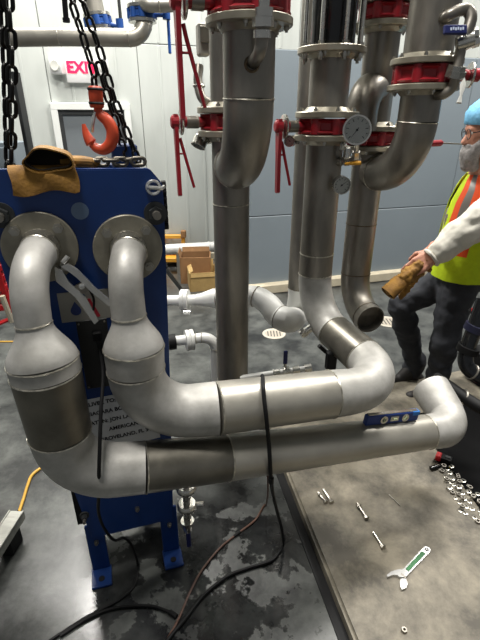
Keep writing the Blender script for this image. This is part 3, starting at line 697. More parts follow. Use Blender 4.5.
spool(t, [(V((-0.4582, 2.2385, 0.6851)), .028, 0), (V((-0.2500, 2.2313, 0.7176)), .029, 0), (V((-0.1420, 2.2360, 0.7280)), .03, .07), (V((-0.1422, 2.2905, 0.3170)), .03, 0)], steel=WHITEP, elbow=WHITEP)
bm = bmesh.new(); q = V((-0.2869, 2.2278, 0.7099)); lathe(bm, [(.025, -.022), (.06, -.022), (.06, -.004), (.054, 0), (.06, .004), (.06, .022), (.025, .022)], at(q, U), 26, close=True); part('flange', bm, WHITEP, t)
bm = bmesh.new(); lathe(bm, [(0, -.02), (.045, -.02), (.045, .02), (0, .02)], at(V((-0.3864, 2.2231, 0.6995)), U), 20); part('coupling', bm, BLACK, t)
# drip leg with a blue-handled ball valve
t = thing('drip_leg', 'thin white drip pipe with a blue ball valve behind the upper pipe', 'pipe', V((0.2352, 1.9824, 0.6536)))
a0 = V((0.0000, 1.9843, 0.6096)); a1 = V((0.3691, 2.0062, 0.6576))
bm = bmesh.new(); sweep(bm, [a0, a1], .015, 14); part('pipe', bm, WHITEP, t)
for f_, r_ in ((.52, .022), (.66, .028), (.8, .022), (.97, .023)):
    bm = bmesh.new(); lathe(bm, [(0, -.018), (r_, -.018), (r_, .018), (0, .018)], at(a0.lerp(a1, f_), a1 - a0), 10); part('fitting', bm, BRIGHT, t)
bm = bmesh.new(); q = a0.lerp(a1, .64); sweep(bm, [q, q + Z * .05], .008, 8); part('valve_stem', bm, BRIGHT, t)
bm = bmesh.new(); box(bm, q + Z * .085, (.022, .012, .08), bev=.004); part('lever', bm, BLUED, t, smooth=False)

# right back pipe
t = thing('open_ended_pipe', 'right rear steel pipe whose bottom elbow ends open above the floor', 'pipe', P3 + Z * .8)
spool(t, [(P3 + Z * 1.705, .083, 0), (P3 + Z * 1.32, .083, 0), (P3 + Z * .85, .083, .2), (P3 + Z * .825 - N * .225 - U * .012, .083, 0)], elbow=STEEL, weld=WELDD, open_ends=(False, True), fuse=(3,), noweld=(3,))
flange(t, P3 + Z * 1.727, -Z)
butterfly('red butterfly valve on the right rear pipe, partly behind the large gauge', P3 + Z * 1.762, Z, U, U, lever=False, stem_len=.2)
t = thing('lever_tail', 'red-tipped valve lever poking out behind the curved right pipe toward the worker', 'lever', V((1.0682, 2.5304, 1.7357)))
bm = bmesh.new(); sweep(bm, [V((1.0084, 2.5401, 1.7328)), V((1.0352, 2.5401, 1.7328)), V((1.0781, 2.5412, 1.7352)), V((1.0888, 2.5412, 1.7352))], [.012, .016, .016, .008], 10); part('grip', bm, REDL, t)
bm = bmesh.new(); sweep(bm, [V((0.8403, 2.5241, 1.7459)), V((1.1907, 2.5390, 1.7303))], .0035, 8); part('rod', bm, STEEL, t)
t = thing('right_rear_header', 'steel pipe with a domed side elbow between the two rear red valves', 'pipe', P3 + Z * 1.8)
spool(t, [(P3 + Z * 1.81, .083, 0), (P3 + Z * 2.24, .083, 0)]); flange(t, P3 + Z * 1.797, Z); flange(t, P3 + Z * 2.262, -Z)
bm = bmesh.new(); sweep(bm, smooth_path([P3 + Z * 1.80 - U * .13 - N * .1, P3 + Z * 1.90 - U * .13 - N * .1, P3 + Z * 1.97 - U * .09 - N * .07, P3 + Z * 1.99], 8), .076, 24); part('side_elbow', bm, STEEL, t)
butterfly('red butterfly valve at the top edge of the right rear pipe', P3 + Z * 2.298, Z, U, U, lever=False, stem_len=.2)
t = thing('rear_header_top', 'steel pipe stub above the right rear top valve', 'pipe', P3 + Z * 2.33)
spool(t, [(P3 + Z * 2.345, .083, 0), (P3 + Z * 2.9, .083, 0)]); flange(t, P3 + Z * 2.332, Z)
# right front pipe
t = thing('curved_right_pipe', 'right front steel pipe curving down and back into the open-ended pipe', 'pipe', P4 + Z * 1.6)
d3 = (P3 - P4).normalized()
spool(t, [(P4 + Z * 1.97, .087, 0), (P4 + Z * 1.60, .087, .24), (P3 + Z * 1.60 - d3 * .05, .084, 0)], elbow=STEEL); flange(t, P4 + Z * 1.985, -Z, R=.148, ph=.0)
butterfly('red butterfly valve of the right front pipe beside the blue-handled bypass', P4 + Z * 2.022, Z, (U - N * .35), U, lever=False, stem_len=.215, R=.135, t=.066)
t = thing('right_front_header', 'wide steel pipe above the right front red valve at the top edge', 'pipe', P4 + Z * 2.06)
spool(t, [(P4 + Z * 2.08, .1, 0), (P4 + Z * 2.6, .1, 0)]); flange(t, P4 + Z * 2.058, Z, R=.148, r=.1)
# bypass line with blue handle
t = thing('bypass_line', 'small steel bypass pipe with blue valve handle beside the right front valve', 'pipe', V((0.8405, 1.9866, 2.0616)))
bm = bmesh.new(); sweep(bm, smooth_path([V((0.8091, 2.1230, 2.2162)), V((0.7959, 2.0324, 2.2103)), V((0.8324, 2.0180, 2.2269)), V((0.8667, 2.0196, 2.2304)), V((0.8820, 2.0069, 2.2026)), V((0.8719, 1.9966, 2.1558)), V((0.8616, 1.9956, 2.1294))]), .022, 16); part('upper_bend', bm, STEEL, t)
bm = bmesh.new(); sweep(bm, [V((0.8616, 1.9988, 2.1365)), V((0.8542, 1.9868, 2.0137))], .02, 14); part('riser', bm, STEEL, t)
bm = bmesh.new(); sweep(bm, smooth_path([V((0.8542, 1.9868, 2.0137)), V((0.8568, 2.0010, 1.9726)), V((0.8345, 2.0213, 1.9449)), V((0.8245, 2.0982, 1.9447))]), .02, 16); part('lower_bend', bm, STEEL, t)
for c, r_ in ((V((0.7975, 2.0547, 2.2110)), .029), (V((0.8655, 2.0020, 2.1435)), .03), (V((0.8537, 1.9892, 2.0311)), .036), (V((0.8547, 1.9925, 2.0141)), .04)):
    bm = bmesh.new(); lathe(bm, [(0, -.012), (r_, -.012), (r_, .012), (0, .012)], at(c, V((.1, -.25, 1)) if r_ != .029 else U), 8); part('union_nut', bm, BRIGHT, t)
bm = bmesh.new(); lathe(bm, [(0, -.03), (.027, -.03), (.03, 0), (.027, .03), (0, .03)], at(V((0.8693, 1.9924, 2.1224)), V((1, -.2, .3))), 12); part('valve_body', bm, BRIGHT, t)
for c in (V((0.8988, 1.9934, 2.1488)), V((0.9080, 1.9924, 2.1224))):
    bm = bmesh.new(); lathe(bm, [(0, -.014), (.02, -.014), (.02, .014), (0, .014)], at(c, V((1, -.2, .3))), 6); part('end_nut', bm, BRIGHT, t)
hq = V((0.8087, 1.9583, 2.1563)); hR = frame(V((0, -1, .35)), V((1, .1, -.03)))
bm = bmesh.new(); box(bm, hq, (.088, .034, .014), hR, bev=.004); hd = part('blue_handle', bm, BLUED, t, smooth=False)
bm = bmesh.new()
for k in range(6): box(bm, hq + hR @ V((-.018 + k * .009, .002 * (k % 2), .0076)), (.006, .01, .001), hR)
part('handle_print', bm, mat('print_white', (190, 200, 220), .5), hd, smooth=False)
a = V((0.8729, 1.9590, 1.9769)); t = thing('tape_tag', 'torn white tape tag dangling from the bypass union', 'tag', a)
bm = bmesh.new(); sweep(bm, [V((0.8807, 1.9688, 1.9984)), V((0.8768, 1.9558, 1.9698)), V((0.8714, 1.9467, 1.9378)), V((0.8660, 1.9392, 1.9093))], [.004, .013, .005, .011], 6); part('tape', bm, WTAPE, t)
def cable_path(pts, n=6, low=.006):
    q = smooth_path(pts, n)
    for p in q: p.z = max(p.z, low)
    return q

# ================================================================== BACKGROUND PIPING AT THE TOP LEFT
t = thing('overhead_pipe', 'horizontal steel pipe at the top left turning up into a blue valve', 'pipe', V((-1.1625, 3.6448, 2.3724)))
spool(t, [(V((-2.1136, 3.6419, 2.3660)), .057, 0), (V((-1.2682, 3.6477, 2.3788)), .057, 0), (V((-0.6975, 3.6448, 2.3724)), .057, .1), (V((-0.6623, 3.7091, 2.5134)), .055, 0)], elbow=STEEL2, steel=STEEL2)
def blue_valve(label, px_, c, axis, stem):
    o = thing('blue_valve', label, 'valve', c)
    bm = bmesh.new(); lug_body(bm, c, axis, .095, .06, 8, inner=.045); part('valve_body', bm, BLUEV, o)
    for s in (-1, 1):
        bm = bmesh.new(); lathe(bm, [(.04, 0), (.098, 0), (.098, .02), (.04, .02)], at(c + V(axis) * (.032 * s), V(axis) * s), 28, close=True); part('flange', bm, BRIGHT, o)
    bm = bmesh.new(); stem = V(stem).normalized(); sweep(bm, [c + stem * .08, c + stem * .17], .018, 12); part('stem_neck', bm, BLUEV, o)
    bm = bmesh.new(); sweep(bm, [c + stem * .17 - Z * .03, c + stem * .17 + Z * .05], .028, 12); part('hub', bm, BLUEV, o)
    bm = bmesh.new(); box(bm, c + stem * .18 + Z * (.17 if px_ else -.1), (.02, .03, .28), bev=.005); part('lever', bm, POST if px_ else BLUEV, o, smooth=False)
blue_valve('blue valve right of the chains at the end of the overhead pipe', 0, V((-0.6905, 3.7149, 2.5262)), Z, (1, .1, .0))
blue_valve('blue valve just behind the hoist chains above the overhead pipe', 1, V((-1.0650, 3.9297, 2.5153)), (V((-.12, 0, 1))).normalized(), (1, -.1, -.2))
t = thing('valve_top_pipe', 'steel pipe coming down to the blue valve behind the hoist chains', 'pipe', V((-1.0800, 3.9670, 2.5972)))
bm = bmesh.new(); a = V((-1.0725, 3.9422, 2.5426)); sweep(bm, [a, a + V((-.12, 0, 1)) * .6], .065, 20); part('pipe', bm, STEEL2, t)
bm = bmesh.new(); ring(bm, a + V((-.12, 0, 1)) * .12, (-.12, 0, 1), .065, .004, 20); part('weld_seam', bm, WELD, t)
t = thing('valve_top_bend', 'curled steel pipe bend above the right blue valve at the top edge', 'pipe', V((-0.6623, 3.7441, 2.5904)))
bm = bmesh.new(); sweep(bm, smooth_path([V((-0.6834, 3.7325, 2.5647)), V((-0.6975, 3.7617, 2.6288)), V((-0.6409, 3.6234, 2.5665)), V((-0.5591, 3.6205, 2.5603)), V((-0.4091, 3.6234, 2.5665))]), .045, 16); part('pipe', bm, STEEL2, t)
bm = bmesh.new(); ring(bm, V((-0.5455, 3.6205, 2.5603)), (1, 0, 0), .045, .005, 20); part('weld_seam', bm, WELD, t)

# ================================================================== BACK FLOOR: pipe, boxes, cart, drain
t = thing('floor_pipe', 'long white pipe lying low along the back wall behind the cardboard boxes', 'pipe', V((-0.6523, 5.6127, 0.3244)))
bm = bmesh.new(); sweep(bm, [V((-1.1577, 5.5211, 0.3164)), V((-0.1852, 5.7019, 0.3272))], .066, 20); part('pipe', bm, WHITEP, t)
bm = bmesh.new(); ring(bm, V((-0.4076, 5.6621, 0.3244)), U, .066, .01, 20); part('coupling', bm, WHITEP, t)
pp_ = V((-0.7800, 5.5500, 0.2350)); bm = bmesh.new(); sweep(bm, [(pp_.x, pp_.y, 0), (pp_.x, pp_.y, V((-0.7800, 5.5770, 0.2942)).z)], .05, 16); part('post', bm, STEEL2, t)
def carton(label, q, w, d, h, m, rot, flaps):
    q = V((q[0], q[1], 0 if len(q) < 3 else q[2])); o = thing('cardboard_box', label, 'box', q)
    R = Matrix.Rotation(rot, 3, 'Z'); tt = .012
    bm = bmesh.new()
    for s in (-1, 1):
        box(bm, q + R @ V((s * (w / 2), 0, h / 2)), (tt, d, h), R); box(bm, q + R @ V((0, s * (d / 2), h / 2)), (w - tt, tt, h), R)
    box(bm, q + Z * .008, (w, d, .012), R); part('body', bm, m, o, smooth=False)
    for (dx, dy, sx, sy, tilt) in flaps:
        bm = bmesh.new()
        ax = 'Y' if dx else 'X'; Rf = R @ Matrix.Rotation(tilt, 3, ax)
        hinge = q + R @ V((dx * w / 2, dy * d / 2, h)); off = Rf @ V((dx * sx / 2, dy * sy / 2, 0))
        box(bm, hinge + off, (sx if dx else w - .02, sy if dy else d - .02, .008), Rf); part('flap', bm, m, o, smooth=False)
    return o
b1 = V((-0.4504, 4.8884, -0.0000)); b2 = V((-0.5314, 5.1322, 0.0000))
carton('tan open cardboard box on the floor in front of the brown one', (b1.x, b1.y + .15), .33, .3, .225, CARD2, .2, [(0, -1, 0, .05, 1.3), (-1, 0, .05, 0, 2.6), (0, 1, 0, .07, 1.35), (1, 0, .05, 0, -1.3)])
carton('brown cardboard box behind the tan box, below the white pipe', (b2.x - .02, b2.y + .16), .36, .28, .33, CARD, .05, [(0, 1, 0, .06, 1.2), (-1, 0, .06, 0, 1.2)])
q = V((-0.8987, 6.0546, 0.0000)); q = V((q.x, q.y - .1, 0)); t = thing('yellow_cart', 'orange-yellow cart frame against the back wall just right of the blue plate', 'cart', q)
tz = V((-0.8812, 5.9000, 0.4126)).z
for dx in (-.18, .12):
    bm = bmesh.new(); box(bm, q + V((dx, 0, tz / 2)), (.05, .05, tz), bev=.005); part('upright', bm, YEL, t, smooth=False)
bm = bmesh.new(); box(bm, q + V((-.1, 0, tz - .02)), (.5, .06, .05), bev=.006); part('top_rail', bm, YEL, t, smooth=False)
bm = bmesh.new(); box(bm, q + V((-.1, 0, tz * .55)), (.5, .06, .1), bev=.006); part('side_panel', bm, YEL, t, smooth=False)
bm = bmesh.new(); box(bm, q + V((.13, -.02, tz + .02)), (.07, .07, .1), bev=.01); part('corner_bracket', bm, CARD, t, smooth=False)
bm = bmesh.new(); box(bm, q + V((-.1, 0, .1)), (.5, .3, .06), bev=.006); part('deck', bm, YEL, t, smooth=False)
t = thing('pry_bar', 'black bar leaning down to the floor between plate and boxes', 'bar', V((-0.6524, 4.7898, 0.0000)))
bm = bmesh.new(); sweep(bm, [V((-0.6508, 4.7832, 0.0150)), V((-0.6648, 3.7400, 0.6521))], .022, 10); part('shaft', bm, POST, t)
bm = bmesh.new(); sweep(bm, [V((-0.6648, 3.7400, 0.6521)), V((-0.6825, 3.7620, 0.7005))], .028, 10); part('grip', bm, BLACK, t)
def drain(label, q, r):
    o = thing('floor_drain', label, 'drain', q)
    bm = bmesh.new(); lathe(bm, [(r * .8, .001), (r, .001), (r, .006), (r * .96, .008), (r * .84, .008), (r * .8, .005)], at(q, Z), 32, close=True); part('rim', bm, mat('drain_rim', (196, 190, 176), .5, .3), o)
    bm = bmesh.new(); lathe(bm, [(0, .001), (r * .8, .001), (r * .8, .004), (0, .004)], at(q, Z), 32); part('cover', bm, mat('drain_cover', (168, 160, 146), .6), o)
    bm = bmesh.new()
    for k in range(5): box(bm, V(q) + V(((k - 2) * r * .26, 0, .0045)), (r * .08, r * (1.1 - .12 * abs(k - 2)), .002))
    part('slots', bm, POST, o, smooth=False)
drain('round pale floor drain between the slim pipe and the swing elbow', V((0.3222, 3.7395, -0.0000)), .11)
drain('round pale floor cover just left of the worker knee', V((1.4857, 4.0110, 0.0000)), .13)

# red step ladder and yellow marks at the far left
q = V((-1.0459, 1.7818, 1.0575)); t = thing('red_step_stand', 'red ribbed steel stand at the left edge beside the blue plate', 'stand', (q.x, q.y, 0))
top = V((-1.0175, 1.8090, 1.3583)); rail = V((-1.0364, 1.8237, 1.0289)); down = (rail - top).normalized()
bm = bmesh.new(); sweep(bm, [top - U * .02, rail, rail - U * .12 - Z * .04, V((rail.x - .35, rail.y, .01))], .016, 8); part('front_rail', bm, REDT, t)
bm = bmesh.new(); sweep(bm, [top - U * .22, V((top.x - .55, top.y + .15, .01))], .016, 8); part('rear_rail', bm, REDT, t)
for k in range(6):
    a = top.lerp(rail, .12 + k * .14); bm = bmesh.new(); box(bm, a - U * .11 + N * .02, (.24, .06, .035), frame(Z, U), bev=.006); part('step', bm, REDT, t, smooth=False)
bm = bmesh.new(); a = V((-1.0277, 1.7719, 1.1564)); sweep(bm, [a, V((-1.0156, 1.7798, 1.0291))], .012, 8); part('brace', bm, CURB, t)

t = thing('yellow_air_hose', 'short yellow cord curving over the floor to the metal plank', 'cord', V((-1.1402, 1.8464, 0.0000)))
bm = bmesh.new(); sweep(bm, smooth_path([V((-1.0860, 2.0778, 0.0080)), V((-1.1340, 2.0016, 0.0080)), V((-1.1819, 1.9215, 0.0080)), V((-1.1773, 1.8457, 0.0080)), V((-1.1582, 1.7533, 0.0080)), V((-1.1397, 1.6542, 0.0080))]), .008, 8); part('cord', bm, CORDY, t)
bm = bmesh.new(); q = V((-1.1397, 1.6542, 0.0080)); sweep(bm, [q, q + V((-.02, -.03, 0))], .012, 8); part('plug', bm, BLACK, t)
t = thing('floor_cable', 'thin yellow cable lying straight on the far left floor', 'cord', V((-2.1562, 3.5748, 0.0000)))
bm = bmesh.new(); sweep(bm, [V((-2.5499, 3.5632, 0.0060)), V((-1.9898, 3.5731, 0.0060))], .0075, 8); part('cable', bm, CORDY, t)
bm = bmesh.new(); sweep(bm, [V((-1.9898, 3.5731, 0.0060)), V((-1.9533, 3.5731, 0.0060))], .012, 8); part('connector', bm, BLACK, t)
# aluminium plank on a black block
c1_ = V((-1.1096, 1.5535, 0.1400)); c2_ = V((-1.0367, 1.5416, 0.1400)); c3_ = V((-1.0500, 1.3362, 0.1400))
dl_ = (c3_ - c2_); dl_.z = 0; dl_.normalize(); wv = (c1_ - c2_); wv.z = 0
q = c2_ + dl_ * .35 + wv * .5; t = thing('metal_plank', 'pale metal plank on dark blocks at the lower left edge', 'plank', (q.x, q.y, 0))
pr_ = V((-dl_.y, dl_.x, 0)); pr_ = pr_ if pr_.dot(wv) > 0 else -pr_; w_ = abs(wv.dot(pr_))
R_ = frame(Z, dl_)
cc_ = c2_ + dl_ * .4 + pr_ * w_ / 2
bm = bmesh.new(); box(bm, V((cc_.x, cc_.y, .132)), (.8, w_, .016), R_, bev=.003); part('deck', bm, ALU, t, smooth=False)
for s in (-1, 1):
    bm = bmesh.new(); e_ = cc_ + pr_ * (s * (w_ / 2 - .004)); box(bm, V((e_.x, e_.y, .12)), (.8, .008, .05), R_, bev=.002); part('side_flange', bm, ALU, t, smooth=False)
for k in (.05, .62):
    bm = bmesh.new(); e_ = c2_ + dl_ * (.04 + k) + pr_ * w_ / 2; box(bm, V((e_.x, e_.y, .06)), (.1, w_ * .8, .12), R_, bev=.008); part('block', bm, BLACK, t, smooth=False)

# ================================================================== CHAINS AND HOOK
def link_mesh(name, L, w, r, m):
    bm = bmesh.new(); pts = []
    a = L / 2 - w / 2
    for k in range(10): th = -PI / 2 + PI * k / 9; pts.append(V((a + (w / 2 - r) * math.cos(th), (w / 2 - r) * math.sin(th), 0)))
    for k in range(10): th = PI / 2 + PI * k / 9; pts.append(V((-a + (w / 2 - r) * math.cos(th), (w / 2 - r) * math.sin(th), 0)))
    n = len(pts); rings = []
    for i, p in enumerate(pts):
        T = (pts[(i + 1) % n] - pts[i - 1]).normalized(); B = V((0, 0, 1)); A = B.cross(T)
        rings.append([bm.verts.new(p + (A * math.cos(2 * PI * k / 7) + B * math.sin(2 * PI * k / 7)) * r) for k in range(7)])
    for i in range(n):
        A, B = rings[i], rings[(i + 1) % n]
        for k in range(7): bm.faces.new((A[k], A[(k + 1) % 7], B[(k + 1) % 7], B[k]))
    return mesh_of(name, bm, m, 180)
def chain(label, pts, L, w, r, twist=.6, group=None):
    pts = [V(p) for p in pts]; o = thing('hoist_chain', label, 'chain', pts[-1], group)
    me = link_mesh('chain_link', L, w, r, CHAIN); pitch = L - 2 * r * 1.05
    seg = [(a, b, (b - a).length) for a, b in zip(pts, pts[1:])]; tot = sum(s[2] for s in seg); d = pitch / 2; k = 0
    while d < tot:
        x = d
        for a, b, l in seg:
            if x <= l: break
            x -= l
        p = a.lerp(b, min(1, x / l)); ax = (b - a).normalized()
        M = Matrix.Translation(p) @ frame(ax, (0, 1, 0)).to_4x4() @ Matrix.Rotation(twist + k * PI / 2, 4, 'Z') @ Matrix.Rotation(PI / 2, 4, 'Y')
        inst('chain_link', me, M, o); d += pitch; k += 1
    return o
YC = 1.55
chain('heavy black chain at the far left, left strand of the close pair', [V((-0.6631, 1.5200, 2.2290)), V((-0.6999, 1.5200, 2.0119)), V((-0.7604, 1.5200, 1.6927))], .06, .035, .0064, .3)
chain('heavy black chain at the far left, right strand of the close pair', [V((-0.6434, 1.5000, 2.2240)), V((-0.6675, 1.5000, 2.0351)), V((-0.7016, 1.5000, 1.8765)), V((-0.7439, 1.5000, 1.6948))], .06, .035, .0064, 1.1)
chain('black chain carrying the orange-red lifting hook', [V((-0.5045, 1.6000, 2.2489)), V((-0.5021, 1.6000, 2.1514)), V((-0.4833, 1.6000, 2.0740)), V((-0.4666, 1.6000, 1.9929)), V((-0.4680, 1.6000, 1.9366))], .05, .029, .0048, .4)
chain('long slack black chain right of the hook, reaching the plate top', [V((-0.4930, 1.6200, 2.2539)), V((-0.4759, 1.6200, 2.1678)), V((-0.4451, 1.6200, 2.0553)), V((-0.4167, 1.6200, 1.9231)), V((-0.3854, 1.6200, 1.8176)), V((-0.3461, 1.6200, 1.6957))], .05, .029, .0048, .9)
chain('short slack black chain close beside the hook swivel on its right', [V((-0.4646, 1.6600, 2.0211)), V((-0.4494, 1.6600, 1.9339)), V((-0.4293, 1.6600, 1.8484)), V((-0.4019, 1.6600, 1.7189))], .05, .029, .0048, .2)
pa = V((-0.5558, 1.7000, 2.2486)); pb = V((-0.5628, 1.7000, 2.1487))
t = thing('pendant_stick', 'black pull stick hanging at the top edge left of the hoist chains', 'stick', pb)
bm = bmesh.new(); sweep(bm, [pa, pb], .009, 8); part('stick', bm, BLACK, t)
bm = bmesh.new(); sweep(bm, [pb, pb - Z * .012], .012, 8); part('tip', bm, BLACK, t)
hk = V((-0.4679, 1.6000, 1.9135)); t = thing('lifting_hook', 'orange-red steel lifting hook with black collar hanging above the blue plate', 'hook', hk)
s_ = V((-0.4664, 1.6000, 1.9480)); e_ = V((-0.4686, 1.6000, 1.8842)); dn = (e_ - s_).normalized()
bm = bmesh.new(); L_ = (e_ - s_).length; lathe(bm, [(0, 0), (.018, 0), (.023, .006), (.023, L_ - .006), (.02, L_), (0, L_)], at(s_, dn), 20); part('swivel_body', bm, HOOK, t)
for f_ in (.14, .78):
    bm = bmesh.new(); ring(bm, s_.lerp(e_, f_), dn, .0215, .0045, 20); part('black_band', bm, BLACK, t)
hp = [V((-0.4665, 1.6000, 1.8872)), V((-0.4611, 1.6000, 1.8664)), V((-0.4390, 1.6000, 1.8454)), V((-0.4261, 1.6000, 1.8150)), V((-0.4336, 1.6000, 1.7809)), V((-0.4583, 1.6000, 1.7588)), V((-0.4867, 1.6000, 1.7620)), V((-0.5057, 1.6000, 1.7840)), V((-0.5156, 1.6000, 1.8088)), V((-0.5199, 1.6000, 1.8363))]
sp_ = smooth_path(hp, 5); n_ = len(sp_); rr_ = []
for i in range(n_):
    f_ = i / (n_ - 1); rr_.append(.013 + .008 * math.sin(min(1, f_ * 1.35) * PI) if f_ < .74 else .0145 * (1 - f_) / .26 + .006)
bm = bmesh.new(); sweep(bm, sp_, rr_, 14); part('hook_body', bm, HOOK, t)
bm = bmesh.new(); sweep(bm, smooth_path([V((-0.4738, 1.5900, 1.8722)), V((-0.4829, 1.5850, 1.8425)), V((-0.4919, 1.5900, 1.8121))], 4), .0055, 8); part('safety_latch', bm, CHROME, t)

# leather glove draped over the plate's top edge
gq = pl(-.085, 1.72, .0); t = thing('work_glove', 'tan leather work glove draped over the top left of the blue plate', 'glove', gq)
def cuff_tube(bm, ctr, ax, up, rx, ry, L, th=.004, seg=26, flare=1.0, wob=.0):
    M = frame(ax, up); rings = []
    for (k, s, sc) in ((0, 0, 1), (.5, 0, (1 + flare) / 2), (1, 0, flare), (1, 1, flare), (.4, 1, (1 + flare) / 2), (.1, 1, 1)):
        rg = []
        for i in range(seg):
            a = 2 * PI * i / seg; w = 1 + wob * math.sin(3 * a + 1) + wob * .6 * math.sin(5 * a)
            rg.append(bm.verts.new(V(ctr) + M @ V((ry * sc * w * math.cos(a) - (th if s else 0) * math.cos(a), rx * sc * w * math.sin(a) - (th if s else 0) * math.sin(a), k * L))))
        rings.append(rg)
    for A, B in zip(rings, rings[1:]):
        for i in range(seg): bm.faces.new((A[i], A[(i + 1) % seg], B[(i + 1) % seg], B[i]))
    bm.faces.new(rings[0][::-1]); bm.faces.new(rings[-1])
# hanging back of the hand over the face, folded over the edge
def drape(bm, du0_, du1_, hang, thick):
    cols = 14; prof = [(.016, -hang), (.017, -hang * .75), (.015, -hang * .45), (.014, -hang * .15), (.008, .004), (-.012, .014), (-.04, .012), (-.075, .008)]
    g0, g1 = [], []
    for i in range(cols):
        f_ = i / (cols - 1); uu = du0_ + (du1_ - du0_) * f_; A, B = [], []
        sag = 1 + .12 * math.sin(f_ * PI * 2.2 + .4) - .1 * (f_ > .93)
        for j, (o_, h_) in enumerate(prof):
            wv_ = .0035 * math.sin(f_ * 9 + j * .9)
            A.append(bm.verts.new(pl(uu + .004 * math.sin(j), 1.716 + h_ * sag, o_ + thick + wv_))); B.append(bm.verts.new(pl(uu + .004 * math.sin(j), 1.714 + h_ * sag - (.006 if j > 3 else 0), o_ + wv_ - .004)))
        g0.append(A); g1.append(B)
    m = len(prof)
    for i in range(cols - 1):
        for j in range(m - 1):
            bm.faces.new((g0[i][j], g0[i + 1][j], g0[i + 1][j + 1], g0[i][j + 1])); bm.faces.new((g1[i][j], g1[i][j + 1], g1[i + 1][j + 1], g1[i + 1][j]))
    for i in range(cols - 1):
        for j in (0, m - 1): bm.faces.new((g0[i][j], g1[i][j], g1[i + 1][j], g0[i + 1][j]))
    for j in range(m - 1):
        for i in (0, cols - 1): bm.faces.new((g0[i][j], g0[i][j + 1], g1[i][j + 1], g1[i][j]))
bm = bmesh.new(); drape(bm, -.17, .012, .062, .006); part('palm', bm, LEATH, t, sharp=60)
bm = bmesh.new(); cuff_tube(bm, pl(-.062, 1.745, -.05), (-N - Z * .05 + U * .0), Z, .068, .034, .075, flare=1.0, wob=.08); part('cuff', bm, LEATH, t, sharp=60)
bm = bmesh.new(); M_ = frame(-N, Z); cuff_tube(bm, pl(-.062, 1.745, -.045), -N, Z, .062, .029, .066, flare=1.0, wob=.08); part('lining', bm, LEATHD, t, sharp=60)
for k, (a_, b_) in enumerate(((-.03, .02), (-.02, .045), (0, .06), (.02, .05))):
    bm = bmesh.new(); sweep(bm, smooth_path([pl(-.02 + a_ * .4, 1.735, -.05 - .012 * k), pl(.02 + b_ * .3, 1.732, -.045 - .016 * k), pl(.055 + b_ * .4, 1.728 - .004 * k, -.05 - .02 * k)], 5), [.014] * 10 + [.008], 10); part('finger', bm, LEATH, t)
t = thing('top_chain_heap', 'heap of dull steel shackles and chain lying on top behind the plate edge', 'shackle', pl(.11, 1.73, -.1))
for k in range(7):
    q = pl(.03 + .028 * k, 1.728 + .006 * (k % 2), -.06 - .01 * (k % 3))
    inst('shackle_link', link_mesh('shackle_link', .055, .034, .006, mat('dull_steel', (110, 104, 94), .4, .8)) if k == 0 else bpy.data.meshes['shackle_link'], at(q, Z if k % 2 else N, U), t)

# locking pliers hanging on the left flange
pq = V((-0.4963, 1.3152, 1.3386)); t = thing('locking_pliers', 'chrome locking pliers clamped to the lower rim of the left nozzle flange', 'pliers', pq)
Mp = Matrix.Translation(V((-0.5510, 1.3036, 1.4260))) @ frame(-N, V((-0.4316, 1.3402, 1.2684)) - V((-0.5510, 1.3036, 1.4260))).to_4x4()
Lp = (V((-0.4263, 1.3418, 1.2605)) - V((-0.5555, 1.3023, 1.4329))).length
bm = bmesh.new()
prism(bm, [(-.012, .01), (-.004, .03), (.03, .036), (Lp * .5, .03), (Lp, .034), (Lp, .018), (Lp * .5, .012), (.045, .016), (.02, .014)], Mp, .014); part('upper_arm', bm, CHROME, t, smooth=False)
bm = bmesh.new(); prism(bm, [(-.024, -.004), (.01, -.036), (Lp * .4, -.034), (Lp * .88, -.062), (Lp * .88, -.044), (Lp * .48, -.012), (.04, -.012), (0, .002)], Mp, .014); part('lower_arm', bm, CHROME, t, smooth=False)
bm = bmesh.new(); prism(bm, [(Lp * .26, -.03), (Lp * .42, -.03), (Lp * .46, .02), (Lp * .3, .022)], Mp, .012); part('link_plate', bm, STEEL, t, smooth=False)
bm = bmesh.new(); lathe(bm, [(0, 0), (.009, 0), (.009, .006), (0, .008)], Mp @ Matrix.Translation((Lp * .34, .006, .012)), 12); part('pivot', bm, CHROME, t)
bm = bmesh.new(); sweep(bm, [Mp @ V((-.015, .02, .006)), Mp @ V((-.018, .045, .004))], .008, 8); part('jaw_pad', bm, CHROME, t)
bm = bmesh.new(); sweep(bm, smooth_path([Mp @ V((Lp * .45, .014, .006)), Mp @ V((Lp * .6, -.002, .006)), Mp @ V((Lp * .72, -.03, .006))], 5), .004, 8); part('spring', bm, BLACK, t)

# ================================================================== CABLES
t = thing('black_power_cable', 'thick black cable hanging over both big pipes and trailing across the floor', 'cable', V((0.0227, 1.3487, 0.0000)))
bm = bmesh.new(); sweep(bm, cable_path([V((0.0736, 1.5158, 0.8355)), V((0.0840, 1.4401, 0.9587)), V((0.0802, 1.3042, 1.0103)), V((0.0821, 1.2589, 0.9831)), V((0.0886, 1.2306, 0.9333)), V((0.0950, 1.2256, 0.8739)), V((0.1025, 1.2318, 0.8032)), V((0.1070, 1.2185, 0.7379)), V((0.1141, 1.2329, 0.6488)), V((0.1313, 1.3038, 0.4909)), V((0.1641, 1.3797, 0.2959)), V((0.1909, 1.4241, 0.1520)), V((0.2044, 1.4600, 0.0090)), V((0.1470, 1.3817, 0.0090)), V((0.0361, 1.3421, 0.0090)), V((-0.0532, 1.3039, 0.0090)), V((-0.1492, 1.2226, 0.0090)), V((-0.2123, 1.1352, 0.0090)), V((-0.2893, 1.0261, 0.0090)), V((-0.3058, 0.9642, 0.0090))], 6), .0075, 8); part('cable', bm, BLACK, t)
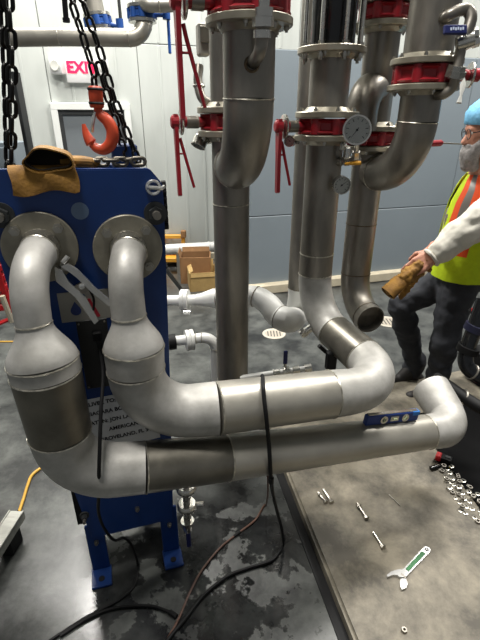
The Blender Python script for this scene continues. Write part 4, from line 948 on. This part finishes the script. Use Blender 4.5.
bm = bmesh.new(); q = V((0.1141, 1.2298, 0.6421)); sweep(bm, [q - Z * .012, q + Z * .012], .011, 10); part('cable_tie', bm, BLACK, t)
t = thing('brown_cable', 'thin brown cable running down the floor left of the black cable', 'cable', V((-0.1039, 1.4403, 0.0000)))
bm = bmesh.new(); sweep(bm, cable_path([V((0.1093, 1.4219, 0.5089)), V((0.1241, 1.4767, 0.3880)), V((0.1367, 1.7013, 0.0060)), V((0.0759, 1.6061, 0.0060)), V((-0.0147, 1.5235, 0.0060)), V((-0.0946, 1.4463, 0.0060)), V((-0.1709, 1.3346, 0.0060)), V((-0.2144, 1.2334, 0.0060)), V((-0.2510, 1.1173, 0.0060)), V((-0.2870, 1.0349, 0.0060)), V((-0.2952, 0.9894, 0.0060))], 6), .0048, 8); part('cable', bm, CORDB, t)
bm = bmesh.new(); q = V((-0.0147, 1.5235, 0.0060)); d = (V((-0.0946, 1.4463, 0.0060)) - q).normalized(); sweep(bm, [q - d * .02, q + d * .02], .0075, 8); part('sleeve', bm, BLACK, t)
t = thing('thin_black_cord', 'thin black cord hanging straight down in front of the blue plate and left pipe', 'cord', V((-0.5091, 1.1845, 0.5909)))
bm = bmesh.new(); sweep(bm, cable_path([pl(.0, 1.16, .012), V((-0.4670, 1.2914, 1.0666)), V((-0.4486, 1.1717, 0.9968)), V((-0.4375, 1.0957, 0.9386)), V((-0.4406, 1.0568, 0.8533)), V((-0.4711, 1.0993, 0.7175)), V((-0.5210, 1.1810, 0.5349)), V((-0.5502, 1.2708, 0.3462)), V((-0.5298, 1.2998, 0.2411)), V((-0.4956, 1.3245, 0.2228)), V((-0.4737, 1.3451, 0.1476)), V((-0.4627, 1.3534, 0.0070)), V((-0.4602, 1.2593, 0.0070)), V((-0.5100, 1.1982, 0.0070)), V((-0.5638, 1.1648, 0.0070)), V((-0.6462, 1.1128, 0.0070)), V((-0.7442, 1.0344, 0.0070)), V((-0.7759, 0.9992, 0.0070))], 6), .006, 8); part('cord', bm, BLACK, t)
bm = bmesh.new(); q = pl(.0, 1.17, .012); box(bm, q, (.03, .018, .035), frame(Z, U), bev=.004); part('plug', bm, BLACK, t, smooth=False)
t = thing('extension_cord', 'black cord lying across the wet floor below the blue feet', 'cord', V((-0.3738, 1.1651, 0.0000)))
bm = bmesh.new(); sweep(bm, cable_path([V((-0.7054, 1.0556, 0.0080)), V((-0.6031, 1.1313, 0.0090)), V((-0.4980, 1.1676, 0.0090)), V((-0.3745, 1.1724, 0.0080)), V((-0.2877, 1.1479, 0.0080))], 6), .0065, 8); part('cord', bm, BLACK, t)
bm = bmesh.new(); q = V((-0.2877, 1.1479, 0.0080)); sweep(bm, [q, q + V((.03, -.02, .002))], .011, 8); part('connector', bm, BLACK, t)

# spirit level lying on the lower pipe
la = PA.lerp(PB, 0); dirl = (PB - PA).normalized(); upv = (Z - dirl * Z.dot(dirl)).normalized()
def on_low(px_mid_t, lift): return PA + dirl * px_mid_t + upv * lift
tl = (V((0.6366, 1.5052, 0.6194)) - PA).dot(dirl); tl -= .018; lc = PA + dirl * tl + upv * (.0785 + .023)
t = thing('spirit_level', 'blue torpedo spirit level resting on top of the lower big pipe', 'level', lc - upv * .023)
Rl = frame(upv, dirl)
bm = bmesh.new(); box(bm, lc, (.265, .024, .046), Rl, bev=.003); part('body', bm, mat('level_blue', (26, 56, 128), .4, .2), t, smooth=False)
bm = bmesh.new(); box(bm, lc + upv * .0245, (.25, .016, .004), Rl, bev=.001); part('top_edge', bm, BRIGHT, t, smooth=False)
bm = bmesh.new(); box(bm, lc + dirl * .115 + upv * .014, (.036, .0265, .02), Rl, bev=.002); part('tape_band', bm, TAPEB, t, smooth=False)
for k, o_ in enumerate((-.048, .006, .06)):
    fc = lc + dirl * o_ + Rl @ V((0, -.0125, 0))
    side = Rl @ V((0, -1, 0))
    bm = bmesh.new()
    if k == 1: box(bm, fc, (.042, .004, .024), Rl, bev=.003)
    else: lathe(bm, [(.009, 0), (.018, 0), (.018, .003), (.009, .003)], at(fc, side), 20, close=True)
    vf = part('vial_frame', bm, BRIGHT, t)
    bm = bmesh.new(); ax_ = dirl if k == 1 else (dirl * (.7 if k else 0) + upv).normalized()
    sweep(bm, [fc + side * .003 - ax_ * .009, fc + side * .003 + ax_ * .009], .0038, 8); part('vial', bm, mat('pale_green_vial', (190, 200, 160), .2), vf)

# ================================================================== SMALL THINGS ON THE PAD
PT = .06
def on_pad(p, lift=0): p = V(p); p.z = PT + lift; return p
def bolt_thing(label, pa, pb, r=.007, head=True, grp=None, nut=False):
    a = on_pad(pa, r * (1.6 if head else 1)); b = on_pad(pb, r * (1.6 if head else 1)); d = (b - a).normalized()
    o = thing('loose_bolt', label, 'bolt', on_pad((a + b) / 2), grp)
    bm = bmesh.new(); n = 14; L = (b - a).length
    prof = [(0, 0)] + [(r * (1 if k % 2 else .9), L * k / n) for k in range(n + 1)] + [(0, L)]
    lathe(bm, prof, at(a, d), 10); part('shank', bm, BOLT, o)
    if head:
        bm = bmesh.new(); lathe(bm, [(0, -.004), (r * 1.7, -.004), (r * 1.75, 0), (r * 1.75, r * 1.2), (0, r * 1.2)], at(b, d), 6); part('head', bm, BOLT, o, smooth=False)
    if nut:
        bm = bmesh.new(); lathe(bm, [(r * .8, 0), (r * 1.7, 0), (r * 1.7, r * 1.5), (r * .8, r * 1.5)], at(a.lerp(b, .15), d), 6, close=True); part('nut', bm, BOLT, o, smooth=False)
bolt_thing('loose bolt on the pad, left one of the touching pair nearest the pipe', V((0.4097, 1.7240, 0.0600)), V((0.4360, 1.6644, 0.0600)), nut=True)
bolt_thing('loose bolt on the pad, right one of the touching pair nearest the pipe', V((0.4395, 1.7445, 0.0600)), V((0.4667, 1.6644, 0.0600)))
bolt_thing('single loose bolt on the pad midway between the pair and the long one', V((0.5970, 1.6515, 0.0600)), V((0.6204, 1.5650, 0.0600)), nut=True)
bolt_thing('long loose bolt on the pad nearest to the green wrench', V((0.6312, 1.4789, 0.0600)), V((0.6519, 1.4039, 0.0600)), r=.0075)
bolt_thing('thin headless rod lying on the dark stain of the pad', V((0.7805, 1.7172, 0.0600)), V((0.8143, 1.6451, 0.0600)), r=.0028, head=False)
def hexnut(name, label, cat, p, r, h, hole, grp=None, tilt=None, m=None, n=6):
    o = thing(name, label, cat, p, grp); ax = tilt or Z
    bm = bmesh.new(); lathe(bm, [(hole, 0), (r * .93, 0), (r, h * .15), (r, h * .85), (r * .93, h), (hole, h)], at(p, ax, V((math.cos(p[0] * 90), math.sin(p[0] * 90), 0))), n, close=True); part('nut_body' if n == 6 else 'washer_disc', bm, m or BOLT, o, smooth=n > 6)
    return o
hexnut('hex_nut', 'single dark hex nut alone on the pad below the wrench', 'nut', on_pad(V((0.6307, 1.0438, 0.0600))), .012, .011, .006, m=STEEL)
# heap of washers and nuts at the pad's right end
spots = []
for i in range(900):
    f_ = random.random(); px_c = 432 + 50 * f_
    a = V((1.1577, 1.9694, 0.0600)); b = V((1.1926, 1.5770, 0.0600)); c = a.lerp(b, f_); w = .03 + .05 * f_
    q = c + V((random.uniform(-1, .75) * w * 1.15, random.uniform(-.5, .5) * w, 0)); r = random.uniform(.0125, .017)
    cl = min([(q.xy - s[0].xy).length / (r + s[1]) for s in spots] or [9])
    if cl > .96: spots.append((q, r, 0))
    elif cl > .5 and all((q.xy - s[0].xy).length > (r + s[1]) * .96 for s in spots if s[2] > 0): spots.append((q, r, .0115))
    if len(spots) >= 58: break
spots.sort(key=lambda s: s[0].y)
WM = None
for i, (q, r, lift) in enumerate(spots):
    nut = i % 3 == 0
    q = on_pad(q, lift if any((q.xy - s[0].xy).length < (r + s[1]) and j < i and s[2] == 0 for j, s in enumerate(spots)) else 0)
    hexnut('hex_nut' if nut else 'flat_washer', 'zinc hex nut in the scattered heap at the right end of the pad' if nut else 'flat zinc washer in the scattered heap at the right end of the pad', 'nut' if nut else 'washer', q, r * (.95 if nut else 1), .011 if nut else .0035, r * (.52 if nut else .5), 'nuts in the heap' if nut else 'washers in the heap', n=6 if nut else 18,
           tilt=Z, m=BOLT if i % 3 else STEEL)
# adjustable wrench with green grip
wa = on_pad(V((0.6677, 1.2408, 0.0600))); wb = on_pad(V((0.8610, 1.3988, 0.0600))); Lw = (wb - wa).length; t = thing('adjustable_wrench', 'chrome adjustable wrench with green grip lying on the pad', 'wrench', wa)
Mw = Matrix.Translation(wa) @ frame(Z, wb - wa).to_4x4(); k_ = Lw / .2
def sc2(p): return [(x * k_, y * k_) for x, y in p]
bm = bmesh.new(); prism(bm, sc2([(.042, -.011), (.19, -.0125), (.2, -.008), (.203, 0), (.2, .008), (.19, .0125), (.042, .011)]), Mw, .009); part('handle', bm, CHROME, t, smooth=False)
bm = bmesh.new(); prism(bm, sc2([(.06, -.006), (.168, -.007), (.168, .007), (.06, .006)]), Mw @ Matrix.Translation((0, 0, .008)), .003); part('green_grip', bm, GREENG, t, smooth=False)
bm = bmesh.new(); lathe(bm, [(.0045, 0), (.0085, 0), (.0085, .0012), (.0045, .0012)], Mw @ Matrix.Translation((.188 * k_, 0, .009)), 14, close=True); part('hanging_ring', bm, BLACK, t)
bm = bmesh.new(); prism(bm, sc2([(.05, -.012), (.05, .012), (.034, .022), (.014, .031), (-.012, .034), (-.016, .028), (.006, .020), (.016, .010), (.016, .002), (.03, -.012)]), Mw, .0125); part('fixed_jaw', bm, CHROME, t, smooth=False)
bm = bmesh.new(); prism(bm, sc2([(.028, -.014), (.014, -.004), (.006, -.006), (-.012, -.018), (-.016, -.028), (.0, -.034), (.018, -.028)]), Mw, .011); part('sliding_jaw', bm, CHROME, t, smooth=False)
bm = bmesh.new(); sweep(bm, [Mw @ V((.03 * k_, -.014 * k_, .008)), Mw @ V((.03 * k_, .006 * k_, .008))], .0062, 12); part('worm_screw', bm, STEEL, t)
# black and red tape measure like tool, small black socket pieces beside it
q = on_pad(V((1.1658, 1.9612, 0.0600))); t = thing('tape_tool', 'small black and red hand tool lying just under the lower pipe elbow', 'tool', q)
Rt = frame(Z, (.8, -.55, 0))
bm = bmesh.new(); box(bm, q + Z * .022, (.085, .05, .042), Rt, bev=.01, seg=2); part('body', bm, BLACK, t)
bm = bmesh.new(); box(bm, q + Z * .03 + Rt @ V((-.028, -.005, 0)), (.03, .052, .034), Rt, bev=.006); part('red_side', bm, REDT, t)
bm = bmesh.new(); box(bm, q + Z * .045 + Rt @ V((.02, 0, 0)), (.03, .02, .006), Rt, bev=.002); part('button', bm, POST, t)
t = thing('chain_bit', 'short black socket piece beside the black and red tool', 'socket', on_pad(V((1.0918, 1.9056, 0.0600))))
bm = bmesh.new(); q = on_pad(V((1.0918, 1.9056, 0.0600)), .012); sweep(bm, [q - U * .025, q + U * .015], .012, 12); part('socket', bm, BLACKG, t)
bm = bmesh.new(); sweep(bm, [q + U * .015, q + U * .04], .008, 8); part('drive_end', bm, BLACKG, t)

# black mat and black hoses at the right edge
ma = V((1.1713, 2.0448, 0.0600)); mb = V((1.2128, 1.6075, 0.0600)); md = (ma - mb).normalized()
bm = bmesh.new(); m0 = mb - md * .5; m1 = ma + md * .35
prism(bm, [(m0.x, m0.y), (m0.x + 1.6, m0.y + .5), (m1.x + 1.6, m1.y + .45), (m1.x, m1.y)], Matrix.Translation((0, 0, PT)), .01)
mt = part('rubber_mat', bm, MATBLK, None, smooth=False); tagp(mt, 'black rubber mat covering the right end of the concrete pad', 'mat')
t = thing('black_pump_frame', 'black pump skid with bent pipe standing at the right edge behind the elbow', 'pump', V((1.3091, 2.0663, 0.5966)))
b_ = V((1.2498, 2.0985, 0.7880)); f0 = V((1.7531, 2.5750, 0.0600))
bm = bmesh.new(); box(bm, V((f0.x + .25, f0.y + .15, .2)), (.5, .5, .26), frame(Z, U), bev=.02); part('skid', bm, BLACK, t, smooth=False)
bm = bmesh.new(); sweep(bm, smooth_path([V((1.3032, 2.1827, 0.9727)), V((1.2551, 2.1253, 0.8225)), V((1.2279, 2.0984, 0.7154)), V((1.2225, 2.0670, 0.6465)), V((1.2551, 2.0274, 0.6078)), V((1.3295, 1.9882, 0.5699))]), .04, 16); part('bent_pipe', bm, BLACKG, t)
for c, d in ((V((1.2631, 2.1297, 0.8323)), V((.25, 0, 1))), (V((1.2333, 2.1007, 0.7203)), V((.2, 0, 1)))):
    bm = bmesh.new(); lathe(bm, [(0, -.018), (.058, -.018), (.058, .018), (0, .018)], at(c, d), 18); part('coupling', bm, mat('dark_navy_coupling', (24, 26, 48), .4) if c.z > .75 else BLACK, t)
bm = bmesh.new(); ring(bm, V((1.2444, 2.0318, 0.6175)), V((1, 0, -.6)), .04, .006, 18); part('clamp_ring', bm, STEEL, t)
t = thing('black_hose', 'black hose with a metal band running right from under the white elbow', 'hose', V((1.1857, 1.9701, 0.5061)))
bm = bmesh.new(); sweep(bm, smooth_path([V((1.1136, 2.1382, 0.5134)), V((1.1440, 2.0516, 0.5161)), V((1.1857, 1.9701, 0.5061)), V((1.2336, 1.9087, 0.4919)), V((1.2886, 1.8502, 0.4842))]), .034, 14); part('hose', bm, BLACK, t)
bm = bmesh.new(); ring(bm, V((1.1885, 1.9648, 0.5065)), V((1, -.1, -.45)), .035, .008, 18); part('band', bm, STEEL, t)
t = thing('red_hose', 'red hose end showing at the right edge beside the worker leg', 'hose', V((1.2982, 2.2088, 0.9093)))
bm = bmesh.new(); sweep(bm, smooth_path([V((1.2974, 2.2479, 0.8745)), V((1.3090, 2.2295, 0.9065)), V((1.3418, 2.2201, 0.9342))]), .02, 10); part('hose', bm, REDT, t)
bm = bmesh.new(); sweep(bm, [V((1.2915, 2.2547, 0.8655)), V((1.3030, 2.2502, 0.8796))], .026, 10); part('ferrule', bm, BLACK, t)

# ================================================================== THE WORKER
wk = thing('person', 'worker in blue hair net, lime and orange vest and dark jeans, holding tan gloves', 'person', (1.38, 2.72, 0))
hipL = V((1.40, 2.62, .93)); hipR = V((1.44, 2.84, .93))
kneL = V((1.36, 2.60, .50)); ankL = V((1.42, 2.70, .11))
kneR = V((1.1019, 2.7800, 0.6884)); ankR = V((1.3171, 2.8800, 0.1382)); ankR.z = max(ankR.z, .12)
chest = V((1.45, 2.72, 1.36)); neck = V((1.41, 2.70, 1.55)); headc = V((1.365, 2.67, 1.785))
shL = V((1.47, 2.53, 1.47)); shR = V((1.46, 2.87, 1.45))
elbL = V((1.3699, 2.4200, 1.3923)); wrL = V((1.0997, 2.4000, 1.1632))
elbR = V((1.49, 2.93, 1.13)); wrR = V((1.1791, 2.6200, 1.1503))
# hands: each a palm, four bent fingers and a thumb grown in one skin with the head and arms
def hand(w, d, up, sd, caps, s=1.0, curl=1.0):
    """w wrist, d pointing direction, up = back of the hand, sd = towards the thumb"""
    d = V(d).normalized(); up = (V(up) - d * V(up).dot(d)).normalized(); sd = d.cross(up) * (1 if V(sd).dot(d.cross(up)) > 0 else -1)
    pc = w + d * .05 * s
    for k in range(4):
        o_ = (.028 - k * .0185) * s; caps.append((w + sd * o_ * .6 + d * .01, .017 * s, w + d * .088 * s + sd * o_, .0125 * s))
        ln = (.038, .043, .040, .031)[k] * s; r = (.0092, .0096, .0090, .0080)[k] * s
        p = w + d * .09 * s + sd * o_; cur = d.copy()
        for j, a in enumerate((.5, .9, .8)):
            R = Matrix.Rotation(a * curl, 3, up.cross(d)); cur = R @ cur
            q = p + cur * ln * (1, .72, .55)[j]; caps.append((p, r, q, r * .93)); p = q; r *= .93
    tb = w + d * .028 * s + sd * .026 * s; tm = tb + (d * .6 + sd * .55 - up * .45).normalized() * .042 * s; tt = tm + (d * .8 - up * .6 - sd * .05).normalized() * .034 * s
    caps += [(tb, .015 * s, tm, .0115 * s), (tm, .0115 * s, tt, .0095 * s)]
skin = []
FD = V((-.97, .02, -.16)).normalized()          # where the face looks
LD = Z.cross(FD).normalized()                    # towards his left ear
hd_up = (Z - FD * Z.dot(FD)).normalized()
def hp_(f, l, u): return headc + FD * f + LD * l + hd_up * u
skin += [(hp_(-.025, 0, .035), .088, hp_(-.02, 0, .05), .088), (hp_(.02, 0, .03), .078, hp_(.045, 0, -.06), .055), (hp_(.05, 0, -.08), .042, hp_(.07, 0, -.1), .03),
         (hp_(.088, 0, .005), .012, hp_(.112, 0, -.035), .016), (hp_(.095, -.012, -.038), .012, hp_(.095, .012, -.038), .012),      # nose bridge, tip, wings
         (hp_(.082, -.03, .03), .014, hp_(.082, .03, .03), .014), (hp_(.082, -.022, -.068), .011, hp_(.082, .022, -.068), .011),    # brow, lips
         (hp_(-.015, .088, .015), .018, hp_(-.012, .092, -.022), .011), (hp_(-.015, -.088, .015), .018, hp_(-.012, -.092, -.022), .011),   # ears
         (hp_(-.03, 0, -.05), .06, neck - Z * .03, .066), (neck, .07, chest, .13),
         (shL, .05, elbL, .042), (elbL, .043, wrL, .031), (shR, .05, elbR, .042), (elbR, .043, wrR, .031)]
hdL = (V((0.9434, 2.3600, 1.0707)) - wrL).normalized()
hand(wrL, hdL, V((-.1, -.75, .65)), V((-.5, -.1, .8)), skin, 1.32, .75)
hdR = (V((1.0249, 2.5000, 1.0861)) - wrR).normalized()
hand(wrR, hdR, V((.1, .5, .8)), V((-.3, -.6, .2)), skin, 1.08, .7)
blob('body', skin, SKIN, wk, vox=.0065, sm=2)
for s in (-1, 1):
    bm = bmesh.new(); c = hp_(.079, .032 * s, .012); lathe(bm, [(.0115 * math.cos(a), .0115 * math.sin(a)) for a in [-PI / 2 + PI * k / 8 for k in range(9)]], at(c, FD), 14); e_ = part('eye', bm, mat('eye_white', (226, 222, 214), .3), wk)
    bm = bmesh.new(); lathe(bm, [(0, .0112), (.005, .0108), (.0055, .0095), (0, .009)], at(c, FD), 12); part('iris', bm, HAIR, e_)
# hair and the bouffant net over it
blob('hair', [(hp_(-.045, 0, .02), .089, hp_(-.05, 0, .03), .086), (hp_(-.03, .062, -.01), .034, hp_(-.02, .075, -.035), .018), (hp_(-.03, -.062, -.01), .034, hp_(-.02, -.075, -.035), .018)], HAIR, wk, vox=.009, sm=3)
def netfn(bm):
    for v in bm.verts:
        r = v.co - hp_(0, 0, 0); n_ = noise.noise(v.co * 38) * .010; v.co += r.normalized() * n_
bm = bmesh.new(); MN = Matrix.Translation(hp_(-.012, 0, .05)) @ Matrix.Scale(1.08, 4) @ frame((hd_up * .9 - FD * .22).normalized(), FD).to_4x4()
lathe(bm, [(0.0, .118), (.03, .115), (.06, .104), (.085, .086), (.102, .062), (.11, .035), (.111, .01), (.105, -.012), (.100, -.018), (.096, -.012), (.1, .012)], MN, 40)
netfn(bm); part('hair_net', bm, NETM, wk, sharp=80)
bm = bmesh.new(); rg = MN @ V((0, 0, -.012)); ring(bm, rg, MN.to_3x3() @ Z, .103, .006, 40); part('net_band', bm, NETM, wk)
# grey beard, glasses
blob('beard', [(hp_(.035, .062, -.05), .03, hp_(.075, .035, -.1), .04), (hp_(.035, -.062, -.05), .03, hp_(.075, -.035, -.1), .04), (hp_(.085, 0, -.095), .045, hp_(.085, 0, -.16), .04), (hp_(.08, .03, -.12), .04, hp_(.06, .02, -.175), .03), (hp_(.08, -.03, -.12), .04, hp_(.06, -.02, -.175), .03), (hp_(.095, -.03, -.055), .012, hp_(.095, .03, -.055), .012), (hp_(-.0, .085, -.02), .014, hp_(.03, .07, -.06), .024), (hp_(-.0, -.085, -.02), .014, hp_(.03, -.07, -.06), .024)], BEARD, wk, vox=.007, sm=2)
bm = bmesh.new()
for s in (-1, 1):
    sweep(bm, [hp_(.092, .06 * s, .014), hp_(.04, .084 * s, .016), hp_(-.02, .092 * s, .012)], .0025, 6); ring(bm, hp_(.1, .032 * s, .008), FD, .026, .0022, 20)
sweep(bm, [hp_(.102, -.01, .012), hp_(.102, .01, .012)], .002, 6); part('glasses', bm, POST, wk)
# trousers in one surface
crumple(blob('trousers', [(hipL + V((-.0, .05, .05)), .135, hipR + V((0, -.05, .05)), .135), (hipL + V((.03, .1, .0)), .15, hipR + V((.03, -.1, .0)), .15),
     (hipL + V((0, .03, -.03)), .118, kneL, .088), (kneL, .09, ankL + Z * .03, .078), (ankL + Z * .05, .08, ankL - Z * .02, .085),
     (hipR + V((0, -.03, -.02)), .115, kneR, .086), (kneR, .088, ankR + Z * .05, .07), (ankR + Z * .08, .072, ankR + Z * .0, .078)], JEANS, wk, vox=.011, sm=3), 8, .016, (1, 1, 1.5))
def boot(nm, a, toe, lab=None):
    d = (toe - a); d.z = 0; d.normalize(); h = V((a.x, a.y, .045)); 
    caps = [(a + Z * .04, .058, h + d * .0, .052), (h - d * .05, .044, h + d * .1, .046), (h + d * .1, .046, V((toe.x, toe.y, .042)), .04), (a + d * .02, .055, h + d * .09 + Z * .02, .045)]
    def flat(bm):
        for v in bm.verts: v.co.z = max(v.co.z, .004)
    o = blob(nm, caps, BOOT, wk, vox=.009, sm=2, fn=flat, label=lab)
    bm = bmesh.new(); b0 = h - d * .085; n_ = V((-d.y, d.x, 0))
    out = []
    Ls = (V((toe.x, toe.y, 0)) - V((b0.x, b0.y, 0))).length + .04
    for f_, w_ in ((0, .03), (.06, .045), (.35, .038), (.7, .05), (.92, .042), (1, .018)): out.append((f_ * Ls, w_))
    poly = out + [(x, -w) for x, w in out[::-1]]
    prism(bm, poly, Matrix.Translation((b0.x, b0.y, .002)) @ frame(Z, d).to_4x4(), .024); part('sole', bm, BLACK, o, smooth=False)
boot('boot', ankR, V((V((1.1198, 2.8600, 0.0976)).x, 2.84, .05)))
boot('boot', ankL, ankL + V((-.2, -.06, 0)))
# shirt: white sleeves, grey undershirt
def wrinkle(k, amp):
    def fn(bm):
        for v in bm.verts: v.co += v.co.normalized() * noise.noise(v.co * k) * amp
    return fn
blob('undershirt', [(V((1.43, 2.66, 1.0)), .13, V((1.45, 2.66, 1.38)), .125), (V((1.43, 2.80, 1.0)), .13, V((1.44, 2.80, 1.38)), .125), (V((1.38, 2.72, 1.08)), .12, V((1.38, 2.72, 1.3)), .12)], TEE, wk, vox=.013, sm=3)
cuffL = wrL.lerp(elbL, .06)
crumple(blob('sleeve', [(shL + V((0, .05, .02)), .09, shL + V((.01, -.0, -.04)), .085), (shL, .09, elbL, .098), (elbL, .098, cuffL.lerp(elbL, .4), .086), (cuffL.lerp(elbL, .4), .085, cuffL, .066)], SHIRT, wk, vox=.009, sm=2), 13, .013)
blob('sleeve', [(shR, .085, elbR, .07), (elbR, .07, wrR.lerp(elbR, .72), .062)], SHIRT, wk, vox=.012, sm=2)
bm = bmesh.new(); axs = (cuffL - elbL).normalized(); ring(bm, cuffL + axs * .052, axs, .05, .011, 24, 8); part('cuff', bm, SHIRT, wk)
# hi-vis vest: an open shell lofted round the chest with a front opening, coloured in bands
def vest():
    bm = bmesh.new(); FX = V((-.97, .25, 0)).normalized(); LX = Z.cross(FX)
    rows = [(.935, 1.42, .205, .175), (1.02, 1.425, .205, .18), (1.10, 1.43, .2, .178), (1.20, 1.435, .198, .176), (1.30, 1.44, .2, .175), (1.40, 1.445, .2, .165), (1.48, 1.44, .185, .135), (1.53, 1.43, .14, .105), (1.56, 1.43, .1, .085)]
    n = 44; grid = []; inner = []
    for z, cx, rl, rf in rows:
        A, B = [], []
        op = .1 + .16 * max(0, (z - 1.05) / .5)
        for i in range(n):
            a = op + (2 * PI - 2 * op) * i / (n - 1)
            w = 1 + .05 * noise.noise(V((a * 3.1, z * 11, 1)))
            c = V((cx, 2.72, z)); p = c + FX * (rf * w * math.cos(a)) + LX * (rl * w * math.sin(a)); A.append(bm.verts.new(p))
            B.append(bm.verts.new(c + FX * ((rf * w - .006) * math.cos(a)) + LX * ((rl * w - .006) * math.sin(a))))
        grid.append(A); inner.append(B)
    for r in range(len(rows) - 1):
        for i in range(n - 1):
            f = bm.faces.new((grid[r][i], grid[r][i + 1], grid[r + 1][i + 1], grid[r + 1][i])); g = bm.faces.new((inner[r][i], inner[r + 1][i], inner[r + 1][i + 1], inner[r][i + 1]))
            k = min(i, n - 2 - i); m = 0
            if r >= 2:
                if k in (2, 3) or k in (6, 7, 8): m = 1
                elif k in (4, 5): m = 2
            if r == 2 and k < 9: m = 1
            f.material_index = m; g.material_index = 0
    for i in range(n - 1):
        bm.faces.new((grid[0][i], inner[0][i], inner[0][i + 1], grid[0][i + 1])); bm.faces.new((grid[-1][i], grid[-1][i + 1], inner[-1][i + 1], inner[-1][i]))
    for r in range(len(rows) - 1):
        for i in (0, n - 1): bm.faces.new((grid[r][i], grid[r + 1][i], inner[r + 1][i], inner[r][i]))
    return bm
part('vest', vest(), [HIVIS, ORANGE, REFL], wk, sharp=60)
# the pair of gloves in his hand
gh = wrL + hdL * .115; t = thing('held_gloves', 'pair of tan leather gloves clutched in the worker hand', 'gloves', gh - Z * .1)
g_end = V((0.8523, 2.3300, 0.9742)); gd = (g_end - gh)
caps = [(gh, .03, gh + gd * .55, .042), (gh + gd * .5 + V((.02, .02, .01)), .03, gh + gd * .95 + V((.0, .01, 0)), .042), (gh + V((.03, 0, -.02)), .022, V((0.9685, 2.3800, 0.9921)), .028), (V((0.9685, 2.3800, 0.9921)), .026, V((0.9396, 2.3800, 0.9183)), .02)]
for k in range(3): caps.append((gh + V((.01 * k, .012 * k, 0)), .017, gh + V((.035 + .02 * k, .01 * k, .02 - .03 * k)), .013))
crumple(blob('glove_leather', caps, LEATH, t, vox=.006, sm=2), 30, .012)
bm = bmesh.new(); cuff_tube(bm, gh + gd * .62, gd, Z, .045, .036, gd.length * .52, flare=1.12, wob=.07); part('cuff', bm, LEATH, t, sharp=60)
bm = bmesh.new(); cuff_tube(bm, gh + gd * .7, gd, Z, .040, .031, gd.length * .42, flare=1.12, wob=.07); part('lining', bm, LEATHD, t, sharp=60)
